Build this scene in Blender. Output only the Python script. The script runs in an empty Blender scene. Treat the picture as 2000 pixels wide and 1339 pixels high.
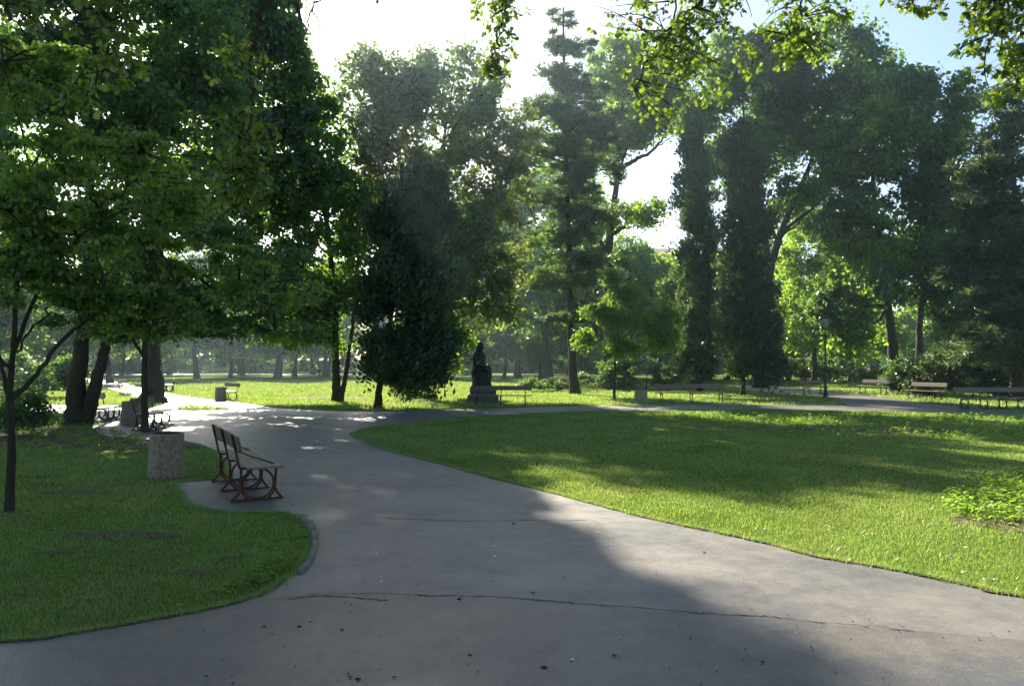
import bpy, bmesh, math, random
import numpy as np
from mathutils import Vector, Matrix, geometry

# ------------------------------------------------------------------ camera, sky, sun, exposure
sc = bpy.context.scene
col = sc.collection
F, HZ, EYE = 1525.0, 712.0, 1.7          # focal length in photo pixels, horizon row, eye height
cam_d = bpy.data.cameras.new('camera'); cam = bpy.data.objects.new('camera', cam_d); col.objects.link(cam)
cam.location = (0, 0, EYE); cam.rotation_euler = (math.radians(90), 0, 0)
cam_d.sensor_width = 36.0; cam_d.lens = 36.0 * F / 2000.0
cam_d.shift_y = (HZ - 669.5) / 2000.0
cam_d.clip_start = 0.05; cam_d.clip_end = 2000
sc.camera = cam

SUN_AZ, SUN_EL = math.radians(-20.0), math.radians(29.5)   # azimuth from +Y, minus = left
world = bpy.data.worlds.new("World"); sc.world = world; world.use_nodes = True
wn = world.node_tree; wn.nodes.clear()
sky = wn.nodes.new('ShaderNodeTexSky'); sky.sky_type = 'NISHITA'; sky.sun_disc = False
sky.sun_elevation = SUN_EL; sky.sun_rotation = SUN_AZ
sky.air_density = 1.0; sky.dust_density = 1.3; sky.ozone_density = 2.5
bg = wn.nodes.new('ShaderNodeBackground'); bg.inputs['Strength'].default_value = 0.058
wo = wn.nodes.new('ShaderNodeOutputWorld')
wn.links.new(sky.outputs[0], bg.inputs['Color']); wn.links.new(bg.outputs[0], wo.inputs['Surface'])

sun_d = bpy.data.lights.new('sun', 'SUN'); sun_d.energy = 5.0; sun_d.angle = math.radians(0.55)
sun_d.color = (1.0, 0.88, 0.70)
sun = bpy.data.objects.new('sun', sun_d); col.objects.link(sun)
SDIR = Vector((math.sin(SUN_AZ) * math.cos(SUN_EL), math.cos(SUN_AZ) * math.cos(SUN_EL), math.sin(SUN_EL)))
sun.rotation_euler = SDIR.to_track_quat('Z', 'Y').to_euler(); sun.location = SDIR * 150
sc.view_settings.view_transform = 'Standard'; sc.view_settings.look = 'None'
sc.view_settings.gamma = 1.0; sc.view_settings.use_curve_mapping = False
sc.view_settings.exposure = 1.95
cy = sc.cycles
cy.use_denoising = True; cy.use_adaptive_sampling = True; cy.adaptive_threshold = 0.02
cy.max_bounces = 6; cy.diffuse_bounces = 3; cy.glossy_bounces = 2; cy.transmission_bounces = 4
cy.volume_bounces = 1; cy.transparent_max_bounces = 4
cy.sample_clamp_indirect = 8.0

# ------------------------------------------------------------------ helpers
rng = np.random.default_rng(7)
def G(px, py):                    # ground point seen at photo pixel
    d = EYE * F / (py - HZ); return ((px - 1000.0) / F * d, d)
def W(px, py, d):                 # world point at pixel and depth
    return np.array([(px - 1000.0) / F * d, d, EYE + (HZ - py) / F * d])

def tag(o, label=None, cat=None, group=None, kind=None):
    if label: o['label'] = label
    if cat: o['category'] = cat
    if group: o['group'] = group
    if kind: o['kind'] = kind
    return o
def link(name, me, mat, parent=None):
    o = bpy.data.objects.new(name, me); col.objects.link(o)
    if mat and not me.materials: me.materials.append(mat)
    if parent: o.parent = parent
    return o
def empty(name, loc, rz=0.0):
    o = bpy.data.objects.new(name, None); col.objects.link(o); o.location = loc; o.rotation_euler = (0, 0, rz)
    o.empty_display_size = 0.3
    return o
def np_mesh(name, V, Fc, smooth=False):
    """V (n,3), Fc (m,k) all faces with k corners"""
    me = bpy.data.meshes.new(name)
    V = np.ascontiguousarray(V, dtype=np.float32); Fc = np.ascontiguousarray(Fc, dtype=np.int32)
    m, k = Fc.shape
    me.vertices.add(len(V)); me.vertices.foreach_set('co', V.ravel())
    me.loops.add(m * k); me.loops.foreach_set('vertex_index', Fc.ravel())
    me.polygons.add(m); me.polygons.foreach_set('loop_start', np.arange(0, m * k, k, dtype=np.int32))
    me.polygons.foreach_set('loop_total', np.full(m, k, dtype=np.int32))
    if smooth: me.polygons.foreach_set('use_smooth', np.ones(m, dtype=bool))
    me.update(calc_edges=True)
    return me
def mesh_of(name, bm, smooth=False):
    me = bpy.data.meshes.new(name)
    if smooth:
        for f in bm.faces: f.smooth = True
    bm.to_mesh(me); bm.free(); return me
def box(bm, c, s, rot=None, bev=0.0):
    r = bmesh.ops.create_cube(bm, size=1.0)
    M = Matrix.Translation(Vector(c)) @ (rot.to_4x4() if rot else Matrix.Identity(4)) @ Matrix.Diagonal((*s, 1))
    bmesh.ops.transform(bm, matrix=M, verts=r['verts'])
    if bev > 0:
        es = list({e for v in r['verts'] for e in v.link_edges})
        bmesh.ops.bevel(bm, geom=es, offset=bev, segments=2, affect='EDGES', profile=0.6)

def frame_of(t):
    t = t / (np.linalg.norm(t) + 1e-9)
    a = np.array([0, 0, 1.0]) if abs(t[2]) < 0.9 else np.array([1.0, 0, 0])
    u = np.cross(t, a); u /= np.linalg.norm(u); return u, np.cross(t, u)
class Tubes:
    def __init__(s): s.V, s.F, s.n = [], [], 0
    def add(s, pts, rad, sides=6, rough=0.0):
        pts = np.asarray(pts, float); n = len(pts); rad = np.broadcast_to(rad, (n,))
        ang = np.arange(sides) / sides * 2 * math.pi
        tan = np.gradient(pts, axis=0)
        u, v = frame_of(tan[0])
        for i in range(n):
            t = tan[i] / (np.linalg.norm(tan[i]) + 1e-9)
            u = u - t * np.dot(u, t); u /= (np.linalg.norm(u) + 1e-9); v = np.cross(t, u)
            r = rad[i] * (1 + rough * np.sin(ang * 3 + i * .7) * .6 + rough * rng.normal(0, .5, sides))
            s.V.append(pts[i] + np.outer(np.cos(ang) * r, u) + np.outer(np.sin(ang) * r, v))
        b = s.n
        for i in range(n - 1):
            for k in range(sides):
                a0 = b + i * sides + k; a1 = b + i * sides + (k + 1) % sides
                s.F.append((a0, a1, a1 + sides, a0 + sides))
        s.n += n * sides
    def mesh(s, name): return np_mesh(name, np.concatenate(s.V), np.array(s.F), True)
def bez(p0, p1, p2, n):
    t = np.linspace(0, 1, n)[:, None]
    return (1 - t) ** 2 * p0 + 2 * t * (1 - t) * p1 + t ** 2 * p2
def smooth_path(P, n=6):
    P = np.asarray(P, float)
    if len(P) < 3: return P
    out = []
    Q = np.vstack([2 * P[0] - P[1], P, 2 * P[-1] - P[-2]])
    for i in range(1, len(Q) - 2):
        for t in np.linspace(0, 1, n, endpoint=False):
            a, b, c, d = Q[i - 1], Q[i], Q[i + 1], Q[i + 2]
            out.append(.5 * ((2 * b) + (-a + c) * t + (2 * a - 5 * b + 4 * c - d) * t * t + (-a + 3 * b - 3 * c + d) * t ** 3))
    out.append(P[-1]); return np.array(out)

# ------------------------------------------------------------------ materials
def new_mat(name):
    m = bpy.data.materials.new(name); m.use_nodes = True; nt = m.node_tree; nt.nodes.clear()
    out = nt.nodes.new('ShaderNodeOutputMaterial'); return m, nt, out
def nd(nt, t, **kw):
    n = nt.nodes.new(t)
    for k, v in kw.items():
        if k in n.inputs: n.inputs[k].default_value = v
        else: setattr(n, k, v)
    return n
def ramp(nt, fac, stops):
    r = nt.nodes.new('ShaderNodeValToRGB'); e = r.color_ramp.elements
    while len(e) < len(stops): e.new(0.5)
    for i, (p, c) in enumerate(stops):
        e[i].position = p; e[i].color = (*c, 1) if len(c) == 3 else c
    nt.links.new(fac, r.inputs[0]); return r.outputs[0]
def noise(nt, scale, detail=4, rough=.6, vec=None, dist=0.0):
    n = nt.nodes.new('ShaderNodeTexNoise'); n.inputs['Scale'].default_value = scale
    n.inputs['Detail'].default_value = detail; n.inputs['Roughness'].default_value = rough; n.inputs['Distortion'].default_value = dist
    if vec is None:
        g = nt.nodes.new('ShaderNodeNewGeometry'); vec = g.outputs['Position']
    nt.links.new(vec, n.inputs['Vector']); return n.outputs['Fac']
def mix(nt, fac, a, b, mode='MIX'):
    m = nt.nodes.new('ShaderNodeMix'); m.data_type = 'RGBA'; m.blend_type = mode
    for s, v in ((m.inputs[0], fac), (m.inputs[6], a), (m.inputs[7], b)):
        if hasattr(v, 'is_output') or isinstance(v, bpy.types.NodeSocket): nt.links.new(v, s)
        elif isinstance(v, (int, float)): s.default_value = v
        else: s.default_value = (*v, 1)
    return m.outputs[2]
def bump(nt, h, strength, dist=0.02):
    b = nt.nodes.new('ShaderNodeBump'); b.inputs['Strength'].default_value = strength; b.inputs['Distance'].default_value = dist
    nt.links.new(h, b.inputs['Height']); return b.outputs[0]
def principled(nt, out, colr, rough=.7, metal=0.0, normal=None, spec=.5):
    p = nt.nodes.new('ShaderNodeBsdfPrincipled')
    if isinstance(colr, bpy.types.NodeSocket): nt.links.new(colr, p.inputs['Base Color'])
    else: p.inputs['Base Color'].default_value = (*colr, 1)
    if isinstance(rough, bpy.types.NodeSocket): nt.links.new(rough, p.inputs['Roughness'])
    else: p.inputs['Roughness'].default_value = rough
    p.inputs['Metallic'].default_value = metal; p.inputs['Specular IOR Level'].default_value = spec
    if normal is not None: nt.links.new(normal, p.inputs['Normal'])
    nt.links.new(p.outputs[0], out.inputs['Surface']); return p

def leaf_mat(name, dark, light, trans, tw=.45, gloss=.05, grough=.38):
    m, nt, out = new_mat(name)
    g = nt.nodes.new('ShaderNodeNewGeometry')
    c = ramp(nt, g.outputs['Random Per Island'], [(0, dark), (.75, light), (1, tuple(min(1, x * 1.25) for x in light))])
    big = noise(nt, .45, 3, .6)
    c = mix(nt, .5, c, ramp(nt, big, [(.3, tuple(x * .7 for x in dark)), (.7, light)]))
    t = ramp(nt, g.outputs['Random Per Island'], [(0, tuple(x * .7 for x in trans)), (1, trans)])
    d = nt.nodes.new('ShaderNodeBsdfDiffuse'); nt.links.new(c, d.inputs[0])
    tr = nt.nodes.new('ShaderNodeBsdfTranslucent'); nt.links.new(t, tr.inputs[0])
    a = nt.nodes.new('ShaderNodeMixShader'); a.inputs[0].default_value = tw
    nt.links.new(d.outputs[0], a.inputs[1]); nt.links.new(tr.outputs[0], a.inputs[2])
    gl = nt.nodes.new('ShaderNodeBsdfGlossy'); gl.inputs['Roughness'].default_value = grough
    b = nt.nodes.new('ShaderNodeMixShader'); b.inputs[0].default_value = gloss
    nt.links.new(a.outputs[0], b.inputs[1]); nt.links.new(gl.outputs[0], b.inputs[2])
    nt.links.new(b.outputs[0], out.inputs['Surface']); return m
M = {}
M['leaf_maple'] = leaf_mat('leaf_maple', (.038, .098, .026), (.080, .165, .042), (.30, .52, .05), .5)
M['leaf_dark'] = leaf_mat('leaf_dark', (.028, .076, .034), (.062, .128, .050), (.20, .39, .05), .45)
M['leaf_bright'] = leaf_mat('leaf_bright', (.045, .105, .018), (.085, .165, .028), (.42, .66, .05), .55)
M['leaf_brown'] = leaf_mat('leaf_brown', (.036, .062, .026), (.070, .095, .036), (.24, .32, .05), .48)
M['leaf_oak'] = leaf_mat('leaf_oak', (.036, .085, .018), (.07, .135, .028), (.24, .38, .03), .5, .07, .3)
M['leaf_red'] = leaf_mat('leaf_red', (.08, .03, .015), (.14, .04, .02), (.30, .06, .03), .5)
M['needle'] = leaf_mat('needle', (.030, .070, .034), (.068, .115, .052), (.17, .27, .07), .4)
M['thuja'] = leaf_mat('thuja', (.020, .045, .020), (.042, .078, .030), (.10, .17, .03), .35)
M['weed'] = leaf_mat('weed', (.05, .13, .025), (.11, .22, .04), (.38, .62, .05), .55)
def grass_mat():
    m, nt, out = new_mat('grass_blade')
    g = nt.nodes.new('ShaderNodeNewGeometry')
    c = ramp(nt, g.outputs['Random Per Island'], [(0, (.042, .145, .042)), (.55, (.090, .225, .060)), (.82, (.13, .25, .08)), (.93, (.24, .23, .10)), (1, (.32, .28, .15))])
    t = ramp(nt, g.outputs['Random Per Island'], [(0, (.26, .46, .06)), (.8, (.42, .56, .09)), (1, (.55, .52, .2))])
    n1 = noise(nt, .55, 5, .65, None, .5); n2 = noise(nt, 2.6, 5, .7, None, .4)
    dry = ramp(nt, n1, [(.46, (0, 0, 0)), (.66, (.62, .62, .62))]); lush = ramp(nt, n2, [(.36, (.6, .6, .6)), (.50, (0, 0, 0))])
    c = mix(nt, dry, c, (.19, .20, .085)); c = mix(nt, lush, c, (.034, .13, .052))
    t = mix(nt, dry, t, (.50, .50, .16)); t = mix(nt, lush, t, (.20, .42, .07))
    d = nt.nodes.new('ShaderNodeBsdfDiffuse'); nt.links.new(c, d.inputs[0])
    tr = nt.nodes.new('ShaderNodeBsdfTranslucent'); nt.links.new(t, tr.inputs[0])
    a = nt.nodes.new('ShaderNodeMixShader'); a.inputs[0].default_value = .42
    nt.links.new(d.outputs[0], a.inputs[1]); nt.links.new(tr.outputs[0], a.inputs[2])
    gl = nt.nodes.new('ShaderNodeBsdfGlossy'); gl.inputs['Roughness'].default_value = .4
    b = nt.nodes.new('ShaderNodeMixShader'); b.inputs[0].default_value = .05
    nt.links.new(a.outputs[0], b.inputs[1]); nt.links.new(gl.outputs[0], b.inputs[2]); nt.links.new(b.outputs[0], out.inputs['Surface'])
    return m
M['grass_blade'] = grass_mat()

m, nt, out = new_mat('bark'); M['bark'] = m
tc = nt.nodes.new('ShaderNodeTexCoord'); mp = nt.nodes.new('ShaderNodeMapping'); mp.inputs['Scale'].default_value = (9, 9, 1.6)
nt.links.new(tc.outputs['Object'], mp.inputs[0])
n1 = noise(nt, 3, 6, .7, mp.outputs[0], .4)
c = ramp(nt, n1, [(.3, (.022, .017, .012)), (.55, (.06, .048, .034)), (.75, (.11, .09, .065))])
c = mix(nt, .35, c, ramp(nt, noise(nt, 1.2, 4), [(.4, (.04, .035, .025)), (.65, (.05, .06, .03))]))
principled(nt, out, c, .9, 0, bump(nt, n1, .9, .04), .2)

m, nt, out = new_mat('bark_pale'); M['bark_pale'] = m
tc = nt.nodes.new('ShaderNodeTexCoord')
n1 = noise(nt, 6, 5, .6, tc.outputs['Object'])
principled(nt, out, ramp(nt, n1, [(.3, (.07, .065, .05)), (.7, (.17, .16, .13))]), .85, 0, bump(nt, n1, .5), .2)

def asphalt_mat(name, k, warm):
    m, nt, out = new_mat(name); M[name] = m
    g = nt.nodes.new('ShaderNodeNewGeometry')
    def stones(scale):
        v = nt.nodes.new('ShaderNodeTexVoronoi'); v.inputs['Scale'].default_value = scale; nt.links.new(g.outputs['Position'], v.inputs['Vector']); return v
    s1, s2 = stones(70), stones(28)
    fine = noise(nt, 60, 3, .85); mid = noise(nt, 4.5, 8, .8); b3 = noise(nt, 1.3, 6, .7, None, .6); big = noise(nt, .42, 5, .65, None, .8)
    c = ramp(nt, s1.outputs['Color'], [(.05, (.045, .046, .048)), (.35, (.105, .105, .105)), (.7, (.17, .168, .163)), (.97, (.36, .35, .34))])
    c = mix(nt, .35, c, ramp(nt, s2.outputs['Color'], [(.1, (.07, .07, .072)), (.6, (.15, .148, .145)), (.97, (.27, .262, .25))]))
    c = mix(nt, .4, c, ramp(nt, mid, [(.40, (.075, .078, .083)), (.60, (.205, .195, .182))]))
    c = mix(nt, .42, c, ramp(nt, b3, [(.42, (.07, .075, .083)), (.58, (.205, .188, .165))]))
    c = mix(nt, .45, c, ramp(nt, big, [(.42, (.07, .077, .088)), (.58, warm)]))
    spots = stones(1.9)   # old gum, oil and leaf stains
    c = mix(nt, ramp(nt, spots.outputs['Distance'], [(.025, (.7, .7, .7)), (.05, (0, 0, 0))]), c, (.045, .04, .036))
    st = noise(nt, .9, 7, .75, None, 1.5)
    c = mix(nt, ramp(nt, st, [(.57, (0, 0, 0)), (.68, (.55, .55, .55))]), c, (.07, .066, .062))
    c = mix(nt, 1.0, c, (k, k, k), 'MULTIPLY')
    hb = nt.nodes.new('ShaderNodeMath'); hb.operation = 'ADD'; nt.links.new(fine, hb.inputs[0]); nt.links.new(s1.outputs['Distance'], hb.inputs[1])
    principled(nt, out, c, ramp(nt, mid, [(.35, (.40,) * 3), (.65, (.56,) * 3)]), 0, bump(nt, hb.outputs[0], .32, .004), .5)
asphalt_mat('asphalt', .98, (.188, .174, .155))
asphalt_mat('asphalt_patch', .80, (.185, .148, .115))

m, nt, out = new_mat('crack_fill'); M['crack_fill'] = m
principled(nt, out, ramp(nt, noise(nt, 30, 3), [(.3, (.012, .011, .01)), (.7, (.035, .032, .028))]), .9, 0, None, .2)

def grass_ground(name, dry):
    m, nt, out = new_mat(name)
    fine = noise(nt, 26, 5, .75); mid = noise(nt, 2.4, 5, .65); big = noise(nt, .22, 4, .6)
    c = ramp(nt, fine, [(.25, (.035, .080, .015)), (.5, (.095, .165, .026)), (.75, (.20, .25, .045))])
    c = mix(nt, .45, c, ramp(nt, mid, [(.3, (.055, .12, .022)), (.7, (.17, .22, .045))]))
    c = mix(nt, ramp(nt, big, [(.5, (0, 0, 0)), (.72, (dry,) * 3)]), c, (.14, .13, .05))
    soil = noise(nt, 1.1, 6, .7)
    c = mix(nt, ramp(nt, soil, [(.62, (0, 0, 0)), (.72, (.7, .7, .7))]), c, (.085, .065, .04))
    d = nt.nodes.new('ShaderNodeBsdfDiffuse'); nt.links.new(c, d.inputs[0])
    nt.links.new(bump(nt, fine, 1.0, .05), d.inputs['Normal'])
    nt.links.new(d.outputs[0], out.inputs['Surface'])
    return m
M['grass_ground'] = grass_ground('grass_ground', .55)

m, nt, out = new_mat('soil'); M['soil'] = m
n1 = noise(nt, 14, 6, .7); n2 = noise(nt, 2, 4)
c = mix(nt, .5, ramp(nt, n1, [(.3, (.045, .033, .022)), (.7, (.16, .125, .085))]), ramp(nt, n2, [(.3, (.06, .045, .03)), (.7, (.14, .11, .075))]))
principled(nt, out, c, .95, 0, bump(nt, n1, .8, .03), .1)

m, nt, out = new_mat('gravel_path'); M['gravel_path'] = m
n1 = noise(nt, 12, 5, .7)
principled(nt, out, ramp(nt, n1, [(.3, (.16, .145, .12)), (.7, (.28, .255, .22))]), .8, 0, bump(nt, n1, .3, .01), .4)

m, nt, out = new_mat('aggregate'); M['aggregate'] = m
tc = nt.nodes.new('ShaderNodeTexCoord')
vor = nt.nodes.new('ShaderNodeTexVoronoi'); vor.inputs['Scale'].default_value = 24; nt.links.new(tc.outputs['Object'], vor.inputs['Vector'])
c = ramp(nt, vor.outputs['Color'], [(.1, (.18, .125, .08)), (.4, (.34, .255, .17)), (.65, (.45, .35, .25)), (.95, (.58, .49, .38))])
c = mix(nt, ramp(nt, vor.outputs['Distance'], [(.35, (0, 0, 0)), (.7, (.6, .6, .6))]), c, (.15, .125, .10))
st = noise(nt, 3.5, 4, .6, tc.outputs['Object'])
c = mix(nt, ramp(nt, st, [(.5, (0, 0, 0)), (.7, (.5, .5, .5))]), c, (.10, .085, .06))
inv = nt.nodes.new('ShaderNodeMath'); inv.operation = 'SUBTRACT'; inv.inputs[0].default_value = 1; nt.links.new(vor.outputs['Distance'], inv.inputs[1])
principled(nt, out, c, .8, 0, bump(nt, inv.outputs[0], .9, .012), .3)

def simple(name, a, b, scale, rough, metal=0.0, bs=.3, spec=.5, stretch=None):
    m, nt, out = new_mat(name)
    tc = nt.nodes.new('ShaderNodeTexCoord'); v = tc.outputs['Object']
    if stretch:
        mp = nt.nodes.new('ShaderNodeMapping'); mp.inputs['Scale'].default_value = stretch; nt.links.new(v, mp.inputs[0]); v = mp.outputs[0]
    n = noise(nt, scale, 5, .65, v)
    principled(nt, out, ramp(nt, n, [(.3, a), (.7, b)]), rough, metal, bump(nt, n, bs, .006), spec)
    M[name] = m
simple('wood_slat', (.13, .105, .08), (.24, .20, .155), 7, .42, stretch=(1, 14, 14))
simple('wood_back', (.085, .06, .042), (.17, .125, .09), 7, .5, stretch=(1, 14, 14))
simple('rust_iron', (.028, .012, .008), (.12, .042, .020), 9, .6, .25)
simple('dark_iron', (.012, .018, .014), (.03, .034, .028), 9, .5, .3)
simple('bronze', (.010, .011, .009), (.030, .032, .026), 3.5, .5, .55)
simple('granite', (.065, .062, .06), (.13, .125, .12), 22, .75)
simple('kerb_stone', (.10, .095, .085), (.21, .20, .18), 16, .85)
simple('lamp_iron', (.012, .014, .013), (.03, .032, .03), 6, .5, .3)
simple('lamp_glass', (.20, .21, .21), (.32, .33, .32), 3, .25)
simple('plaster', (.36, .31, .24), (.45, .39, .31), 1.2, .85)
simple('roof_tile', (.20, .09, .06), (.30, .15, .10), 2, .8)
simple('window_glass', (.03, .04, .05), (.06, .07, .08), 2, .12)
simple('street_asphalt', (.09, .09, .09), (.14, .135, .13), 4, .6)
simple('car_red', (.42, .02, .025), (.50, .03, .03), 2, .25)
simple('car_glass', (.03, .035, .04), (.05, .055, .06), 2, .08)
simple('tyre_rubber', (.015, .015, .015), (.03, .03, .03), 9, .8)
simple('headlamp', (.6, .6, .58), (.75, .75, .72), 3, .2)
simple('wall_render', (.38, .37, .35), (.52, .50, .47), 2, .85)
simple('park_wall', (.10, .10, .105), (.17, .165, .165), 1.2, .9)
simple('liner', (.02, .02, .02), (.05, .045, .04), 6, .6, .4)
simple('litter', (.5, .5, .48), (.7, .7, .66), 6, .7)

# ------------------------------------------------------------------ ground, paths
def pt(p):
    return (p[1], p[2]) if p[0] == 'w' else G(*p)
def outline(raw, n=6, jit=0.0):
    P = np.array([pt(p) for p in raw]); N = len(P); out = []
    for i in range(N):
        a, b, c, d = P[i - 1], P[i], P[(i + 1) % N], P[(i + 2) % N]
        L = np.linalg.norm(c - b)
        k = max(1, min(n * 3, int(L / .35))) if L < 12 else 4
        for t in np.linspace(0, 1, k, endpoint=False):
            # centripetal-ish: clamp tangents to segment length
            m0 = (c - a) * .5; m1 = (d - b) * .5
            m0 *= min(1, L / (np.linalg.norm(m0) + 1e-6)); m1 *= min(1, L / (np.linalg.norm(m1) + 1e-6))
            h = (2 * t ** 3 - 3 * t ** 2 + 1) * b + (t ** 3 - 2 * t ** 2 + t) * m0 + (-2 * t ** 3 + 3 * t ** 2) * c + (t ** 3 - t ** 2) * m1
            out.append(h + rng.normal(0, jit, 2) if jit and np.linalg.norm(h) < 25 else h)
    return np.array(out)
def sheet(name, poly, z, mat, kind='structure'):
    v3 = [Vector((p[0], p[1], 0)) for p in poly]
    tris = geometry.tessellate_polygon([v3])
    V = np.array([(p[0], p[1], z) for p in poly]); T = []
    for a, b, c in tris:
        ar = (V[b][0] - V[a][0]) * (V[c][1] - V[a][1]) - (V[b][1] - V[a][1]) * (V[c][0] - V[a][0])
        T.append((a, b, c) if ar > 0 else (a, c, b))
    o = link(name, np_mesh(name, V, np.array(T)), mat)
    if kind: o['kind'] = kind
    return o
def inside(P, poly):
    x, y = P[:, 0], P[:, 1]; r = np.zeros(len(P), bool); n = len(poly)
    for i in range(n):
        x1, y1 = poly[i]; x2, y2 = poly[(i + 1) % n]
        if y1 == y2: continue
        c = ((y1 > y) != (y2 > y)) & (x < (x2 - x1) * (y - y1) / (y2 - y1) + x1)
        r ^= c
    return r

# gently uneven base terrain with grass
gx = np.concatenate([np.linspace(-290, -40, 12, endpoint=False), np.linspace(-40, 40, 80, endpoint=False), np.linspace(40, 290, 12)])
gy = np.concatenate([np.linspace(-40, 0, 8, endpoint=False), np.linspace(0, 60, 60, endpoint=False), np.linspace(60, 295, 20)])
XX, YY = np.meshgrid(gx, gy); V = np.stack([XX.ravel(), YY.ravel(), np.zeros(XX.size)], 1)
nx_ = len(gx); Fq = [(j * nx_ + i, j * nx_ + i + 1, (j + 1) * nx_ + i + 1, (j + 1) * nx_ + i) for j in range(len(gy) - 1) for i in range(nx_ - 1)]
ground = link('ground', np_mesh('ground', V, np.array(Fq)), M['grass_ground']); ground['kind'] = 'structure'

LEFT_EDGE = [('w', -16, 3.4), ('w', -9, 3.9), ('w', -5, 4.45), (0, 1255), (130, 1240), (300, 1210), (420, 1188), (500, 1165), (560, 1130),
             (598, 1095), (612, 1055), (602, 1022), (575, 1005), (520, 1001), (450, 1001), (400, 995), (372, 985), (350, 962),
             (338, 944), (370, 940), (415, 937), (449, 932), (442, 905), (428, 889), (399, 873), (360, 863)]
RIGHT_EDGE = [(690, 845), (690, 853), (760, 880), (850, 903), (980, 938), (1100, 968), (1180, 990), (1280, 1015), (1400, 1040), (1500, 1062),
              (1600, 1088), (1740, 1112), (1850, 1135), (1920, 1150), (2000, 1166), ('w', 5.5, 4.5), ('w', 9, 2.5), ('w', 16, 1)]
PATH = LEFT_EDGE + [(300, 858), (230, 855), (196, 846), (180, 830), (172, 815), (120, 808), (0, 806), (-300, 806), (-300, 790), (0, 790),
        (120, 791), (200, 795), (250, 797), (300, 795), (322, 790), (300, 783), (267, 775), (234, 765), (200, 755), (170, 746), (100, 738),
        (100, 735), (170, 739), (215, 743), (252, 750), (277, 757), (320, 766), (360, 774), (420, 781), (480, 788), (545, 797),
        (640, 802), (720, 804), (800, 803), (900, 799), (1000, 796), (1200, 792), (1400, 790), (1560, 791), (1650, 789),
        (1620, 776), (1560, 770), (1500, 766), (1440, 757), (1440, 752), (1500, 753.5), (1616, 761), (1664, 768), (1736, 777),
        (1808, 787), (1900, 797), (2000, 806), (2200, 820), (2600, 850), (2600, 870), (2300, 828), (2000, 811), (1900, 807), (1808, 804),
        (1664, 801), (1500, 800), (1300, 801), (1100, 804), (950, 811), (850, 818), (780, 826), (720, 834)] + RIGHT_EDGE + [('w', 16, -8), ('w', -16, -8)]
path_poly = outline(PATH, 6, .012)
sheet('path', path_poly, .006, M['asphalt'])
# older resurfaced strip across the bottom of the junction, its joint forms the long crack
strip = outline([('w', -15.5, -7.5), ('w', -15.5, 3.4), ('w', -9, 3.9), ('w', -5, 4.45), (0, 1255), (130, 1240), (300, 1210), (420, 1188), (500, 1165), (600, 1163), (760, 1163), (980, 1168), (1150, 1182),
                 (1300, 1196), (1480, 1204), (1640, 1222), (1800, 1236), (2000, 1252), ('w', 5.2, 3.6), ('w', 9, 2.0), ('w', 15.5, .5), ('w', 15.5, -7.5)], 4, .008)
sheet('path_strip', strip, .0105, M['asphalt_patch'])
def crack(pixels, w, name, z=.0145):
    P = smooth_path([(*G(*p), 0) for p in pixels], 14)
    P[:, :2] += rng.normal(0, .007, (len(P), 2)); ww = w * (0.35 + rng.random(len(P)) * 1.1); ww[0] = ww[-1] = .001
    t = np.gradient(P, axis=0); n = np.stack([-t[:, 1], t[:, 0], t[:, 0] * 0], 1); n /= np.linalg.norm(n, axis=1)[:, None] + 1e-9
    V = np.concatenate([P + n * ww[:, None], P - n * ww[:, None]]); V[:, 2] = z; k = len(P)
    Fc = [(i + k, i + k + 1, i + 1, i) for i in range(k - 1)]
    o = link(name, np_mesh(name, V, np.array(Fc)), M['crack_fill']); o['kind'] = 'structure'; return o
crack([(600, 1163), (700, 1161), (780, 1163), (870, 1166), (980, 1168), (1060, 1175), (1150, 1182), (1230, 1188), (1330, 1197), (1400, 1202), (1500, 1206)], .0062, 'path_crack')
crack([(1500, 1206), (1600, 1218), (1700, 1226), (1790, 1236)], .005, 'path_crack')
crack([(740, 1012), (800, 1014), (900, 1018), (1010, 1017), (1150, 1016)], .006, 'path_crack', .0085)
crack([(560, 1172), (620, 1166), (700, 1170), (760, 1176)], .006, 'path_crack')

def soil_strip(raw, name):
    P = np.array([pt(p) for p in raw]); P = smooth_path(np.c_[P, np.zeros(len(P))], 10)
    t = np.gradient(P, axis=0); n = np.stack([-t[:, 1], t[:, 0], t[:, 0] * 0], 1); n /= np.linalg.norm(n, axis=1)[:, None] + 1e-9
    k = len(P); lum = .5 + .5 * np.sin(P[:, 0] * 3.1 + P[:, 1] * 2.3) * np.sin(P[:, 0] * 7.7 - P[:, 1] * 5.1); a = (.004 + .05 * rng.random(k) ** 2) * lum; b = .02 + .05 * rng.random(k) * lum
    V = np.concatenate([P + n * a[:, None], P - n * b[:, None]]); V[:, 2] = .0165
    o = link(name, np_mesh(name, V, np.array([(i + k, i + k + 1, i + 1, i) for i in range(k - 1)])), M['soil']); o['kind'] = 'structure'
soil_strip(LEFT_EDGE[1:9], 'soil_edge'); soil_strip(RIGHT_EDGE[1:-1], 'soil_edge')
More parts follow.
